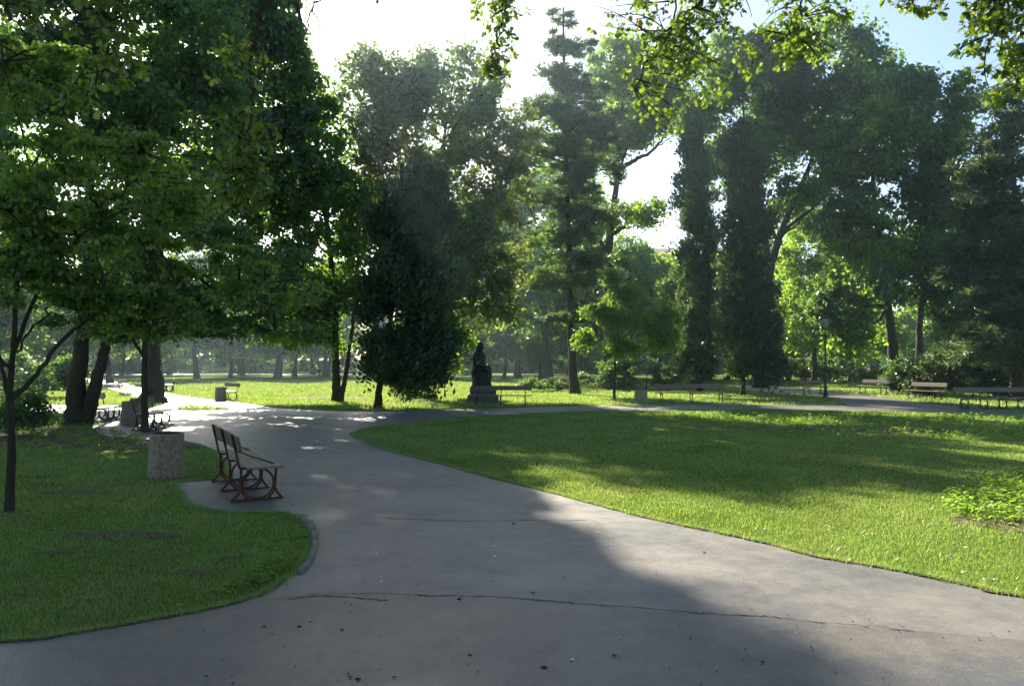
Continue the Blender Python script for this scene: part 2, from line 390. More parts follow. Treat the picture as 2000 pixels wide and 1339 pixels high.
# bare soil
def blob_poly(px, py, rx, ry, n=40, j=.25):
    c = G(px, py); a = np.linspace(0, 2 * math.pi, n, endpoint=False)
    pr = 1 + j * np.convolve(rng.normal(0, 1, n + 6), np.ones(5) / 2.2, 'valid')[:n] * .5
    return np.stack([c[0] + np.cos(a) * rx * pr, c[1] + np.sin(a) * ry * pr], 1)
SOIL = [(640, 776, 2.6, 1.6), (820, 786, 2.6, 1.0), (1600, 836, 3.0, .8), (1780, 843, 2.2, .7), (150, 838, 3.3, 2.2), (1960, 1020, .5, .45), (240, 868, 2.4, .8), (255, 1042, .34, .13), (180, 1048, .28, .09), (320, 1050, .2, .08), (380, 1120, .16, .05), (450, 1090, .14, .05), (110, 1080, .2, .06), (150, 960, .4, .16), (490, 1130, .12, .05), (60, 860, 2.0, .8)]
soil_polys = []
for i, s in enumerate(SOIL):
    p = blob_poly(*s); soil_polys.append(p); sheet('soil_patch', p, .0045 + .0002 * i, M['soil'])
# small grass islet in the junction
islet = blob_poly(395, 799, 1.35, .95); sheet('grass_islet', islet, .0125, M['grass_ground'])
# far paths and street
sheet('far_path', np.array([(-75, 132), (14, 128), (40, 118), (40, 124), (14, 139), (-75, 148)]), .008, M['gravel_path'])
sheet('street', np.array([(50, 150), (150, 150), (150, 176), (50, 176)]), .008, M['street_asphalt'])

# kerb stones
kp = smooth_path([(*G(*p), 0) for p in [(592, 1012), (606, 1030), (615, 1055), (613, 1080), (600, 1108), (585, 1122)]], 12)
seg = np.r_[0, np.cumsum(np.linalg.norm(np.diff(kp, axis=0), axis=1))]
kerb = empty('kerb', (kp[0][0], kp[0][1], 0)); kerb['kind'] = 'structure'
nk = 6
for i in range(nk):
    a, b = seg[-1] * i / nk + .006, seg[-1] * (i + 1) / nk - .006
    P = [np.array([np.interp(s, seg, kp[:, 0]), np.interp(s, seg, kp[:, 1]), 0]) for s in np.linspace(a, b, 4)]
    Vv, Ff = [], []
    for j, p in enumerate(P):
        t = P[min(j + 1, 3)] - P[max(j - 1, 0)]; n = np.array([-t[1], t[0], 0]); n /= np.linalg.norm(n)
        for du, z in ((-.026, -.03), (-.024, .035), (-.018, .043), (.020, .044), (.025, .036), (.026, -.03)):
            Vv.append(p + n * du + np.array([0, 0, z]) - np.array([kp[0][0], kp[0][1], 0]))
    for j in range(3):
        for k in range(5):
            q = j * 6 + k; Ff.append((q, q + 1, q + 7, q + 6))
    for q in (0, 18): Ff += [(q, q + 1, q + 4, q + 5), (q + 1, q + 2, q + 3, q + 4)]
    link('kerb_stone', np_mesh('kerb_stone', np.array(Vv), np.array(Ff)), M['kerb_stone'], kerb)

# ------------------------------------------------------------------ trees
def unit(v): return v / (np.linalg.norm(v, axis=-1, keepdims=True) + 1e-9)
def leaf_quads(C, D, N, L, Wd, bend=.12):
    """C centres, D direction, N normal, L/Wd arrays -> kites"""
    S = unit(np.cross(D, N)); N = unit(np.cross(S, D))
    L = L[:, None]; Wd = Wd[:, None]
    base = C - D * L * .5; tip = C + D * L * .5 - N * L * bend
    l = C + S * Wd * .5 - D * L * .04 + N * Wd * .06; r = C - S * Wd * .5 - D * L * .04 + N * Wd * .06
    V = np.stack([base, r, tip, l], 1).reshape(-1, 3)
    return V, np.arange(len(C) * 4).reshape(-1, 4)
def scatter_leaves(cl, n, R, L, style='broad', seed=0, axis=None, squash=.6):
    """cl clump centres (m,3); n leaves total; R clump radius"""
    g = np.random.default_rng(seed); m = len(cl)
    wts = g.gamma(2.2, 1, m); idx = g.choice(m, n, p=wts / wts.sum())
    sz = (.6 + .8 * g.random(m))[idx] * R
    off = g.normal(0, .43, (n, 3)) * sz[:, None]
    if style == 'broad':
        off[:, 2] *= squash; off[:, 2] -= .18 * (off[:, 0] ** 2 + off[:, 1] ** 2) / R
        C = cl[idx] + off
        D = unit(off * .6 / R + g.normal(0, .55, (n, 3)) + np.array([0, 0, -.35]))
        N = unit(g.normal(0, .55, (n, 3)) + np.array([0, 0, 1.0]))
        LL = L * (.65 + .7 * g.random(n)); WW = LL * (.62 + .2 * g.random(n))
        return leaf_quads(C, D, N, LL, WW)
    if style == 'needle':
        off[:, 2] *= .45
        C = cl[idx] + off
        D = unit(off / R + g.normal(0, .5, (n, 3)) + np.array([0, 0, .25])); N = unit(g.normal(0, 1, (n, 3)))
        LL = L * (.6 + .8 * g.random(n)); return leaf_quads(C, D, N, LL, LL * .2, .05)
    if style == 'thuja':
        off[:, 2] *= 1.2
        C = cl[idx] + off; ax = axis[:2]
        rad = C - np.array([ax[0], ax[1], 0]); rad[:, 2] = 0
        D = unit(unit(rad) * .5 + g.normal(0, .35, (n, 3)) + np.array([0, 0, .6])); N = unit(g.normal(0, 1, (n, 3)))
        LL = L * (.6 + .8 * g.random(n)); return leaf_quads(C, D, N, LL, LL * .42, .08)
def sample_blobs(blobs, n, g, shell=.35, depth=None):
    """blobs (px,py,d,rx,ry[,rd]) -> n points"""
    C, R = [], []
    for b in blobs:
        c = W(b[0], b[1], b[2]); s = b[2] / F; rx, rz = b[3] * s, b[4] * s
        ry = b[5] if len(b) > 5 else .9 * rx
        C.append(c); R.append((rx, ry, rz))
    C, R = np.array(C), np.array(R); vol = np.prod(R, 1) ** .8
    i = g.choice(len(C), n, p=vol / vol.sum())
    u = unit(g.normal(0, 1, (n, 3))); r = (shell + (1 - shell) * g.random(n)) ** .6 * (1 + .22 * np.clip(g.normal(0, 1, n), -1, 1.6) * (g.random(n) < .35))
    P = C[i] + u * r[:, None] * R[i]
    sc0 = R[i].mean(1) if False else R[:, 0][i]
    for k_ in range(3):
        kv = unit(g.normal(0, 1, 3)) * 2 * math.pi / (R[:, 0].mean() * 1.5); dv = unit(g.normal(0, 1, 3)) * [1, 1, .7]
        P += np.sin(P @ kv + g.random() * 6)[:, None] * dv * (.14 * sc0)[:, None]
    return P
GRP = {}
def make_tree(name, label, cat, trunks, blobs, nclump, nleaf, R, L, mat, style='broad', seed=1, nlimb=10, bark='bark', squash=.6,
              limbs=(), group=None, shell=.35, low=.25, carve=.9, flare=1.6):
    g = np.random.default_rng(seed); nleaf = int(nleaf * .86); L = L * 1.07
    base = np.array(trunks[0][0][0]); base[2] = 0
    root = empty(name, tuple(base)); tag(root, label, cat, group)
    T = Tubes(); nodes, nrad = [], []
    for pts, r0, r1 in trunks:
        P = smooth_path(pts, 7); n = len(P); t = np.linspace(0, 1, n)
        rr = r0 + (r1 - r0) * t ** .8
        z = P[:, 2]; rr = rr * (1 + (flare - 1) * np.exp(-np.clip(z, 0, 9) / (r0 * 1.6)))
        P[1:-1, :2] += g.normal(0, r0 * .06, (n - 2, 2))
        TT = Tubes(); TT.add(P - base, rr, 12, .07); link('trunk', TT.mesh('trunk'), M[bark], root); nodes.append(P); nrad.append(rr)
    for pts, r0, r1 in limbs:
        P = smooth_path(pts, 6); rr = np.linspace(r0, r1, len(P)); P[1:-1] += g.normal(0, r0 * .2, (len(P) - 2, 3))
        T.add(P - base, rr, 7, .05); nodes.append(P); nrad.append(rr)
    cl = sample_blobs(blobs, int(nclump * 2.1), g, shell); R = R * .8
    cl = cl[cl[:, 2] > .25]
    nz = np.zeros(len(cl))
    for _ in range(7):
        kv = unit(g.normal(0, 1, 3)) * 2 * math.pi / (R * (2.6 + 3.2 * g.random())); nz += np.sin(cl @ kv + g.random() * 6.28)
    cl = cl[nz > -carve]
    tn = np.concatenate(nodes); tr = np.concatenate(nrad); zmin = base[2] + low * (cl[:, 2].max() - base[2])
    # main limbs by farthest point sampling
    pick = [int(g.integers(len(cl)))]; dist = np.linalg.norm(cl - cl[pick[0]], axis=1)
    for _ in range(nlimb - 1):
        k = int(dist.argmax()); pick.append(k); dist = np.minimum(dist, np.linalg.norm(cl - cl[k], axis=1))
    lim_nodes, lim_r = [tn[tn[:, 2] > min(zmin, tn[:, 2].max() - .1)]], [tr[tn[:, 2] > min(zmin, tn[:, 2].max() - .1)]]
    src = lim_nodes[0]; srcr = lim_r[0]
    for k in pick:
        q = cl[k]; h = np.linalg.norm(src[:, :2] - q[:2], axis=1); cost = h + np.abs(src[:, 2] - (q[2] - (.75 if style == 'broad' else .05) * h)) * 1.2
        j = int(cost.argmin()); p = src[j]; m_ = p * .5 + q * .5 + np.array([0, 0, (-.03 if style == 'broad' else .05) * h[j]]) + g.normal(0, .08 * h[j] + .02, 3)
        P = bez(p, m_, q, 9); P[1:-1] += g.normal(0, .016 * (h[j] + .3), (7, 3)); rr = np.linspace(min(srcr[j] * .55, .17), .012, 9)
        T.add(P - base, rr, 6); lim_nodes.append(P[2:]); lim_r.append(rr[2:])
    ln = np.concatenate(lim_nodes)
    B = Tubes(); sides = 3
    sel = cl if len(cl) < 1100 else cl[:1100]
    for q in sel:
        dd = np.linalg.norm(ln - q, axis=1) + np.maximum(0, ln[:, 2] - q[2]) * .8; j = int(dd.argmin()); p = ln[j]; h = dd[j]
        m_ = (p + q) / 2 + g.normal(0, .12 * h + .01, 3) + np.array([0, 0, .08 * h])
        B.add(bez(p, m_, q, 4) - base, np.linspace(min(.035, .012 + .006 * h), .004, 4), sides)
    link('limbs', T.mesh('limbs'), M[bark], root)['kind'] = 'stuff'
    link('branches', B.mesh('branches'), M[bark], root)['kind'] = 'stuff'
    V, Fc = scatter_leaves(cl, nleaf, R, L, style, seed + 5, base, squash)
    ok = V.reshape(-1, 4, 3)[:, :, 2].min(1) > .03; Vq = V.reshape(-1, 4, 3)[ok]; V = Vq.reshape(-1, 3); Fc = np.arange(len(V)).reshape(-1, 4)
    mats = mat if isinstance(mat, (list, tuple)) else [mat]
    me = np_mesh('crown', V - base, Fc)
    for mm in mats: me.materials.append(M[mm])
    if len(mats) > 1:   # neighbouring sprays of the same tree differ in colour
        a = Vq[:, 0]; v = np.sin(a[:, 0] * .9 + seed) + np.sin(a[:, 1] * .8 + 2 * seed) + np.sin(a[:, 2] * .9 + 3 * seed) + g.normal(0, .7, len(a))
        me.polygons.foreach_set('material_index', (v > .9).astype(np.int32)); me.update()
    link('crown', me, None, root)
    return root
def TP(*p):   # trunk points from (px,py,d)
    return [W(*q) for q in p]

# --- small maple at the left edge
make_tree('maple_tree', 'slim young maple with a forked thin trunk standing on the near left lawn', 'tree',
    [(TP((18, 1004, 9.0), (22, 880, 9.0), (20, 760, 9.0), (28, 650, 9.0), (35, 520, 9.1), (60, 330, 9.2)), .055, .015),],
    [(60, 560, 9.0, 130, 90, .9), (190, 480, 9.4, 170, 120, 1.0), (330, 600, 9.8, 150, 55, .8), (70, 370, 9.2, 150, 130, 1.0), (420, 520, 10, 110, 70, .7),
     (250, 330, 9.6, 170, 100, 1.0), (60, 150, 9.4, 130, 110, .9), (560, 560, 10.2, 60, 40, .5)],
    340, 40000, .27, .062, ['leaf_maple', 'leaf_dark'], seed=11, nlimb=12, squash=.35, carve=-.4, low=.1, flare=1.1,
    limbs=[(TP((22, 780, 9.0), (70, 730, 9.1), (130, 655, 9.2), (230, 590, 9.4), (360, 540, 9.7)), .034, .010),
           (TP((20, 790, 9.0), (4, 720, 9.0), (-20, 640, 9.0)), .028, .012),
           (TP((26, 690, 9.0), (80, 560, 9.2), (170, 450, 9.5), (300, 380, 9.8)), .026, .008)])
# --- thin straight tree between the benches
make_tree('hornbeam_tree', 'thin straight tree rising just in front of the thick trunk by two benches', 'tree',
    [(TP((283, 843, 19.8), (282, 740, 19.8), (285, 620, 19.8), (300, 480, 19.9)), .095, .04)],
    [(300, 600, 19.8, 120, 70), (200, 540, 19.6, 120, 90), (430, 590, 20, 140, 65), (520, 530, 20.3, 100, 90), (600, 600, 20.5, 50, 45), (330, 470, 20, 140, 80), (150, 650, 19.5, 80, 35)],
    370, 38000, .46, .10, ['leaf_maple', 'leaf_dark'], seed=12, nlimb=11, squash=.35, carve=-.2, flare=1.1, low=.45,
    limbs=[(TP((283, 700, 19.8), (250, 655, 19.6), (205, 640, 19.5)), .05, .02), (TP((285, 660, 19.8), (340, 620, 20), (380, 560, 20)), .05, .02)])
make_tree('linden_tree', 'big old tree with two joined trunks beside the left path', 'tree',
    [(TP((150, 835, 22), (148, 760, 22), (158, 680, 22), (170, 560, 22), (175, 350, 22), (170, 60, 22)), .30, .08),
     (TP((162, 832, 22), (182, 770, 22), (200, 700, 22.1), (212, 640, 22.2), (235, 480, 22.5), (270, 200, 23)), .22, .06)],
    [(110, 290, 22, 170, 190), (270, 120, 23, 200, 160), (50, 60, 22, 150, 150), (200, -140, 23, 220, 150), (60, 480, 22.5, 110, 90), (330, 330, 23, 110, 120)],
    560, 56000, .85, .17, ['leaf_dark', 'leaf_maple'], seed=13, nlimb=14, squash=.5, carve=.15, flare=1.35)
make_tree('chestnut_tree', 'massive single trunk tree between the bright path and the thin straight tree', 'tree',
    [(TP((300, 789, 34.5), (300, 740, 34.5), (300, 680, 34.5), (305, 560, 34.5), (320, 350, 34.5), (340, 60, 34.5)), .44, .10)],
    [(250, 440, 34.5, 95, 85), (370, 250, 34.5, 160, 150), (410, 60, 34, 150, 150), (350, -120, 34, 160, 120), (230, 560, 34, 90, 80)],
    560, 58000, 1.1, .22, ['leaf_dark', 'leaf_bright'], seed=14, nlimb=14, squash=.5, carve=.2, flare=1.5,
    limbs=[(TP((303, 640, 34.5), (340, 600, 34.4), (372, 565, 34.2)), .18, .06)])
make_tree('sycamore_tree', 'tall dense tree with a slender second stem left of the low dark evergreen', 'tree',
    [(TP((660, 786, 36), (656, 730, 36), (655, 660, 36), (652, 560, 36), (620, 300, 36), (580, 0, 36)), .22, .08),
     (TP((664, 786, 36), (674, 740, 36), (682, 680, 36), (692, 610, 36), (700, 500, 36)), .13, .06)],
    [(650, 500, 36, 85, 150), (672, 370, 36, 62, 90), (610, 250, 36, 62, 120), (575, 330, 36, 90, 120), (515, 90, 36, 85, 130), (560, 140, 36, 50, 110), (545, 25, 36, 42, 70), (560, 60, 35, 30, 50), (600, 175, 36, 42, 75), (490, -60, 36.5, 85, 90), (560, 580, 36, 120, 95), (480, 400, 37, 110, 150)],
    760, 76000, .78, .21, ['leaf_dark', 'leaf_maple'], seed=15, nlimb=16, squash=.55, carve=1.1, low=.16, flare=1.5)
make_tree('evergreen_tree', 'low branching very dark evergreen on a short bare trunk at the path edge', 'tree',
    [(TP((738, 798, 30.6), (742, 750, 30.6), (760, 650, 30.6), (775, 450, 30.6), (785, 320, 30.6)), .16, .05)],
    [(762, 680, 30.6, 62, 66), (815, 725, 30.6, 58, 48), (765, 590, 30.6, 66, 70), (850, 640, 30.6, 60, 66), (800, 540, 30.6, 80, 80), (865, 540, 30.6, 42, 60), (765, 440, 30.6, 46, 70), (830, 410, 30.6, 52, 90)],
    560, 60000, .58, .195, ['thuja', 'leaf_dark'], style='thuja', seed=16, nlimb=14, flare=1.3, shell=.2, carve=.9)
make_tree('beech_tree', 'broad airy tree with flared trunk foot and fine spreading branches left of the statue', 'tree',
    [(TP((828, 779, 39), (828, 730, 39), (832, 640, 39), (850, 450, 39.3), (870, 250, 39.8)), .34, .07)],
    [(745, 300, 39, 85, 120), (720, 200, 39, 55, 90), (800, 380, 39, 80, 90), (800, 180, 40, 90, 90), (735, 135, 40, 50, 45), (890, 190, 40, 90, 100), (975, 290, 40, 85, 130), (900, 450, 40, 130, 120), (965, 570, 39.5, 80, 80), (845, 600, 39, 75, 105), (850, 470, 39, 75, 110), (850, 310, 40, 85, 60), (730, 430, 40, 60, 100)],
    900, 86000, .8, .195, ['leaf_brown', 'leaf_dark'], seed=17, nlimb=22, flare=2.3, low=.2, squash=.8, carve=3.2, shell=.1)
make_tree('maple_sapling', 'thin sapling with a bright sunlit crown just left of the statue', 'sapling',
    [(TP((869, 776, 40.5), (869, 740, 40.5), (871, 700, 40.5), (880, 660, 40.5)), .055, .02)],
    [(882, 690, 40.5, 30, 30), (905, 665, 40.5, 24, 22)], 60, 4200, .35, .13, 'leaf_bright', seed=18, nlimb=5, flare=1.0, low=.3)
make_tree('pine_tree', 'tallest dark conifer with ragged tiers and a straight bare lower trunk', 'conifer',
    [(TP((1123, 771, 45), (1117, 700, 45), (1113, 560, 45), (1108, 350, 45), (1102, 150, 45), (1100, 15, 45)), .30, .05)],
    [(1098, 40, 45, 23, 28), (1108, 92, 45, 47, 20), (1088, 132, 45, 50, 18), (1115, 180, 45, 76, 25), (1085, 215, 45, 76, 20), (1140, 245, 45, 88, 26), (1100, 290, 45, 100, 26),
     (1145, 335, 45, 76, 25), (1095, 375, 45, 76, 25), (1140, 415, 45, 71, 25), (1100, 460, 45, 76, 25), (1135, 510, 45, 76, 21), (1095, 550, 45, 76, 18), (1160, 595, 45, 73, 15), (1100, 620, 45, 43, 11)],
    720, 70000, .55, .36, ['needle', 'leaf_dark'], style='needle', seed=19, nlimb=34, flare=1.25, low=.15, shell=.0, carve=1.2)
make_tree('oak_tree', 'tall oak with thick forked limbs showing against the sky gap', 'tree',
    [(TP((1190, 760, 56), (1190, 680, 56), (1190, 560, 56), (1186, 490, 56)), .52, .36),
     (TP((1186, 500, 56), (1196, 430, 56), (1206, 330, 56), (1214, 240, 56), (1222, 110, 56)), .33, .07),
     (TP((1184, 500, 56), (1172, 465, 56), (1160, 400, 56), (1160, 330, 56)), .2, .07)],
    [(1230, 200, 56, 90, 90), (1290, 200, 56, 55, 50), (1250, 415, 56, 45, 30), (1170, 290, 56, 50, 90), (1150, 440, 56, 60, 70), (1215, 110, 56, 60, 45), (1320, 130, 56, 60, 50)],
    420, 46000, 1.15, .24, ['leaf_maple', 'leaf_bright'], seed=20, nlimb=12, flare=1.3,
    limbs=[(TP((1206, 335, 56), (1240, 312, 56), (1270, 298, 56), (1302, 262, 56)), .2, .06), (TP((1190, 460, 56), (1225, 440, 56), (1268, 411, 56)), .18, .05),
           (TP((1206, 340, 56), (1230, 280, 56), (1270, 230, 56)), .12, .04)])
make_tree('hawthorn_tree', 'small fine-leaved tree on a thin stem behind the path between pine and round bin', 'tree',
    [(TP((1200, 784, 36.5), (1200, 740, 36.5), (1203, 690, 36.5), (1210, 620, 36.5)), .07, .03)],
    [(1160, 660, 36.5, 40, 22), (1215, 680, 36.5, 42, 20), (1290, 655, 36.5, 40, 26), (1175, 610, 36.5, 38, 22), (1240, 625, 36.5, 50, 20), (1225, 575, 36.5, 40, 18), (1310, 610, 36.5, 26, 24), (1195, 545, 36.5, 22, 20)],
    330, 26000, .55, .12, ['leaf_maple', 'leaf_bright'], seed=21, nlimb=14, flare=1.1, low=.2, shell=0, carve=.3)
make_tree('columnar_thuja', 'left column of the two tall dark clipped-looking evergreens', 'conifer',
    [(TP((1366, 765, 50), (1364, 600, 50), (1358, 260, 50)), .2, .03)],
    [(1356, 280, 50, 22, 50), (1358, 380, 50, 32, 90), (1362, 500, 50, 38, 110), (1366, 640, 50, 46, 110)],
    460, 38000, .6, .26, ['thuja', 'needle'], style='thuja', seed=22, nlimb=14, flare=1.1, shell=.35, carve=1.5)
make_tree('columnar_thuja', 'right column of the two tall dark evergreens with its trunk foot showing', 'conifer',
    [(TP((1450, 775, 43), (1452, 740, 43), (1455, 560, 43), (1450, 230, 43)), .17, .03)],
    [(1447, 280, 43, 28, 45), (1450, 350, 43, 38, 100), (1460, 490, 43, 46, 120), (1462, 640, 43, 54, 95), (1480, 715, 43, 40, 35)],
    520, 48000, .6, .24, ['thuja', 'needle'], style='thuja', seed=23, nlimb=14, flare=1.3, shell=.35, carve=1.5)
make_tree('ash_tree', 'huge spreading tree towering behind the two columnar evergreens', 'tree',
    [(TP((1484, 760, 58), (1490, 680, 58), (1505, 520, 58), (1535, 430, 58), (1590, 300, 58), (1620, 150, 58)), .5, .1),
     (TP((1500, 540, 58), (1490, 430, 58), (1460, 300, 58), (1450, 180, 58)), .28, .07)],
    [(1410, 240, 58, 85, 90), (1375, 290, 58, 50, 70), (1455, 110, 58, 65, 60), (1500, 160, 58, 110, 90), (1600, 190, 58, 110, 130), (1640, 90, 58, 60, 65), (1540, 330, 58, 130, 80), (1690, 150, 58, 60, 80)],
    640, 72000, 1.35, .31, ['leaf_dark', 'leaf_maple'], seed=24, nlimb=16, flare=1.3, squash=.5,
    limbs=[(TP((1510, 510, 58), (1530, 455, 58), (1570, 420, 58), (1620, 380, 58)), .22, .06)])
make_tree('plane_tree', 'large round-topped tree on dark twin trunks behind the right benches', 'tree',
    [(TP((1752, 768, 50), (1745, 700, 50), (1735, 600, 50), (1715, 450, 50), (1700, 300, 50)), .44, .1),
     (TP((1788, 768, 50), (1795, 700, 50), (1800, 600, 50), (1835, 470, 50), (1850, 300, 50)), .3, .08)],
    [(1790, 220, 50, 100, 95), (1700, 300, 50, 100, 90), (1830, 360, 50, 80, 120), (1660, 430, 50, 80, 70), (1640, 600, 50, 55, 50), (1760, 520, 50, 100, 80), (1850, 520, 50, 60, 80), (1665, 655, 50, 40, 22)],
    620, 76000, 1.1, .27, ['leaf_dark', 'leaf_bright'], seed=25, nlimb=18, flare=1.2, squash=.5)
make_tree('spruce_tree', 'grey-green conifer filling the right edge behind the long bench', 'conifer',
    [(TP((1985, 775, 37), (1985, 600, 37), (1980, 400, 37), (1975, 170, 37)), .3, .05)],
    [(1975, 190, 37, 50, 40), (1960, 260, 37, 70, 35), (1950, 330, 37, 80, 35), (1960, 400, 37, 100, 38), (1950, 470, 37, 105, 38), (1965, 540, 37, 115, 38), (1960, 610, 37, 115, 38), (1975, 680, 37, 110, 40)],
    560, 56000, .7, .33, ['needle', 'thuja'], style='needle', seed=26, nlimb=26, flare=1.2, low=.1, shell=.3, carve=2.5)
make_tree('linden_tree', 'bright backlit tree glowing yellow-green behind the lamp post', 'tree',
    [(TP((1590, 752, 66), (1592, 640, 66), (1600, 480, 66)), .25, .08)],
    [(1600, 500, 66, 95, 120), (1560, 620, 66, 70, 60), (1680, 540, 66, 80, 110), (1660, 650, 66, 70, 40)], 420, 60000, 1.2, .24, ['leaf_bright', 'leaf_maple'], seed=27, nlimb=10)

# --- generic trees for the middle distance and far rows, three models, copied
def generic(label, cat, group, seed, mat, hgt=14.0, wid=5.0):
    d = 100.0; s = F / d; cx = 1000.0
    zy = lambda z: HZ - (z - EYE) * s
    g = np.random.default_rng(seed)
    blobs = [(cx, zy(hgt * .62), d, wid * .8 * s, hgt * .30 * s), (cx - wid * .5 * s, zy(hgt * .45), d, wid * .6 * s, hgt * .2 * s), (cx + wid * .5 * s, zy(hgt * .5), d, wid * .6 * s, hgt * .22 * s),
             (cx + wid * .1 * s, zy(hgt * .82), d, wid * .5 * s, hgt * .17 * s), (cx, zy(hgt * .33), d, wid * .7 * s, hgt * .12 * s)]
    return make_tree('park_tree', label, cat, [(TP((cx, zy(-.05), d), (cx + 5, zy(hgt * .3), d), (cx - 6, zy(hgt * .8), d)), .32, .06)], blobs, 260, 22000, 1.15, .3, mat, seed=seed, nlimb=9, group=group, flare=1.3)
ZONES = ((560, 'hazy far tree in the row left of the tall dense tree'), (900, 'hazy far tree in the row between the tall dense tree and the statue'), (1345, 'hazy far tree in the row between statue and columnar evergreens'), (9999, 'hazy far tree in the row right of the columnar evergreens'))
def copy_tree(src, x, y, s, rz, label, group, sz=None):
    r = src.copy(); col.objects.link(r); r.location = (x, y, 0); r.rotation_euler = (0, 0, rz); r.scale = (s, s, sz or s)
    tag(r, label, None, group)
    for ch in src.children:
        c = ch.copy(); col.objects.link(c); c.parent = r
    return r
FAR = 'hazy tree in the row along the far side of the park'
gd = generic(FAR, 'tree', 'far row of trees', 40, ['leaf_maple', 'leaf_dark'])
gb = generic(FAR, 'tree', 'far row of trees', 41, ['leaf_bright', 'leaf_maple'], 12, 5)
gk = generic(FAR, 'tree', 'far row of trees', 42, ['leaf_dark', 'leaf_brown'], 15, 5)
gd.location = (-13.6 * 2.3, 112, 0); gb.location = (-60, 120, 0); gk.location = (-26.5, 110, 0)
for o_, l_ in ((gd, 'far tree on the left whose crown hides behind the massive trunk'), (gb, 'bright far tree behind the double trunk'), (gk, 'dark far tree seen above the lawn bench with the bin')): o_['label'] = l_
r2 = random.Random(5)
mids = [
    (1070, 84, 1.75, gd, 'tall leafy tree filling in behind the conifer'), (1330, 96, 1.3, gb, 'light tree left behind the first columnar evergreen'),
    (1480, 92, 1.5, gb, 'bright tall tree glimpsed right of the columnar evergreens'),
    (1010, 110, 1.6, gd, 'tall pale tree behind the airy tree'),  # px, depth, scale, model, label
    (1055, 98, .75, gb, 'sunlit light green tree right of the statue across the lawn'),
    (985, 96, .8, gd, 'middle distance tree directly behind the statue'),
    (1285, 90, 1.15, gb, 'pale tree whose top shows low in the sky gap'),
    (1225, 88, 1.22, gd, 'greenish tree rising right behind the oak trunk'),
    (1330, 76, .8, gd, 'tree peeping out left of the columnar evergreens'),
    (930, 92, .5, gb, 'bright low tree just behind the statue head'),
    (450, 104, .85, gd, 'bluish hazy tree above the bench with the bin'),
    (310, 96, 1.05, gb, 'yellow-green lit tree behind the massive trunk'),
    (100, 60, .75, gb, 'yellow-green tree behind the double trunk'),
    (-10, 48, .8, gk, 'dark tree at the left edge beyond the small path'),
    (215, 72, .95, gk, 'tall dim tree beside the far end of the bright path'),
    (385, 97, 1.2, gk, 'dark tree filling the gap right of the massive trunk'),
    (540, 100, 1.15, gk, 'dark tree behind the tall dense tree'),
    (1900, 58, 1.1, gk, 'dark tree between round-topped tree and right edge conifer'),
    (1540, 84, .9, gb, 'light tree between columnar evergreens and lamp post'),
    (1700, 92, .8, gb, 'light green tree above the red car'),
    (1660, 80, .55, gk, 'small dim tree left of the street opening'),
    (1420, 88, 1.0, gd, 'tree showing between the two columnar evergreens'),
    (870, 96, 1.0, gd, 'tree behind the broad airy tree'),
    (1110, 104, .95, gk, 'dim tree directly behind the conifer trunk')]
for px, d, s, src, lab in mids:
    copy_tree(src, (px - 1000) / F * d, d, s, r2.uniform(0, 6.3), lab, None)
for i in range(34):
    row = i % 2; x = -105 + i * 6.4 + r2.uniform(-2, 2); d = 116 + row * 22 + r2.uniform(-3, 3)
    px = 1000 + x / d * F; s = r2.uniform(.85, 1.15) * (1.0 if row == 0 else 1.15)
    if 1170 < px < 1345: s *= .72
    if 1655 < px < 1745 : continue
    lab = next(l for q, l in ZONES if px < q)
    copy_tree([gd, gk, gb][r2.randrange(3)], x, d, s, r2.uniform(0, 6.3), lab, lab.replace('hazy far tree in the row', 'far row of trees'))
for j, px in enumerate((547, 575, 637)):
    src = (gd, gk, gd)[j]; o = copy_tree(src, (px - 1000) / F * 110, 110, (.9, 1.05, 1.2)[j], j, ('slimmest of three hazy trunks across the lawn', 'middle one of three hazy trunks across the lawn', 'thickest of three hazy trunks across the lawn')[j], None)

# --- far wood closing the park
gq = np.random.default_rng(77); CC = []
for k in range(3400):
    x = gq.uniform(-150, 165); top = 10 + 2.5 * math.sin(x * .11) + 1.8 * math.sin(x * .31 + 1)
    pxx = 1000 + x / 160 * F
    if 1655 < pxx < 1745: continue
    CC.append((x, 158 + gq.normal(0, 3.0), .3 + top * gq.random() ** 1.15))
V, Fc = scatter_leaves(np.array(CC), 50000, 1.8, .82, 'broad', 78)
far_wood = link('far_wood', np_mesh('far_wood', V, Fc), M['thuja']); tag(far_wood, 'dim hazy wood closing off the far side of the park', 'wood', kind='stuff')

# --- shrubs
def shrub(label, px, py, w, h, seed, mat, n=9000, style='broad', L=.13, name='shrub', yd=None):
    c = G(px, py); d = c[1]; s = F / d; cy_ = HZ + (EYE - h * .5) * s
    nb = max(1, int(w / h / 1.2)); blobs = []
    for k in range(nb + 1):
        u = (k / nb - .5) * .8 if nb else 0
        blobs.append((px + u * w * s, cy_ + (.05 * h * s if k % 2 else -.04 * h * s), d, w * s * .35, h * s * .46, (yd or w * .4)))
    return make_tree(name, label, 'shrub', [([np.array([c[0], d, -.02]), np.array([c[0] + .05, d, h * .4]), np.array([c[0], d, h * .7])], .04, .015)],
                     blobs, 150, n, .38 * min(1, h / 1.6) + .08, L, mat, seed=seed, style=style, nlimb=7, flare=1.1, shell=.4, low=.05)
shrub('low spreading juniper left of the conifer foot', 1090, 764, 3.4, .9, 51, ['needle', 'leaf_dark'], 9000, L=.1, yd=1.1)
shrub('dark low bush right of the conifer trunk', 1160, 760, 2.6, 1.1, 52, 'leaf_dark', 8000)
shrub('leafy shrub behind the round bin by the path', 1262, 761, 4.2, 2.3, 53, ['leaf_dark', 'leaf_maple'], 14000)
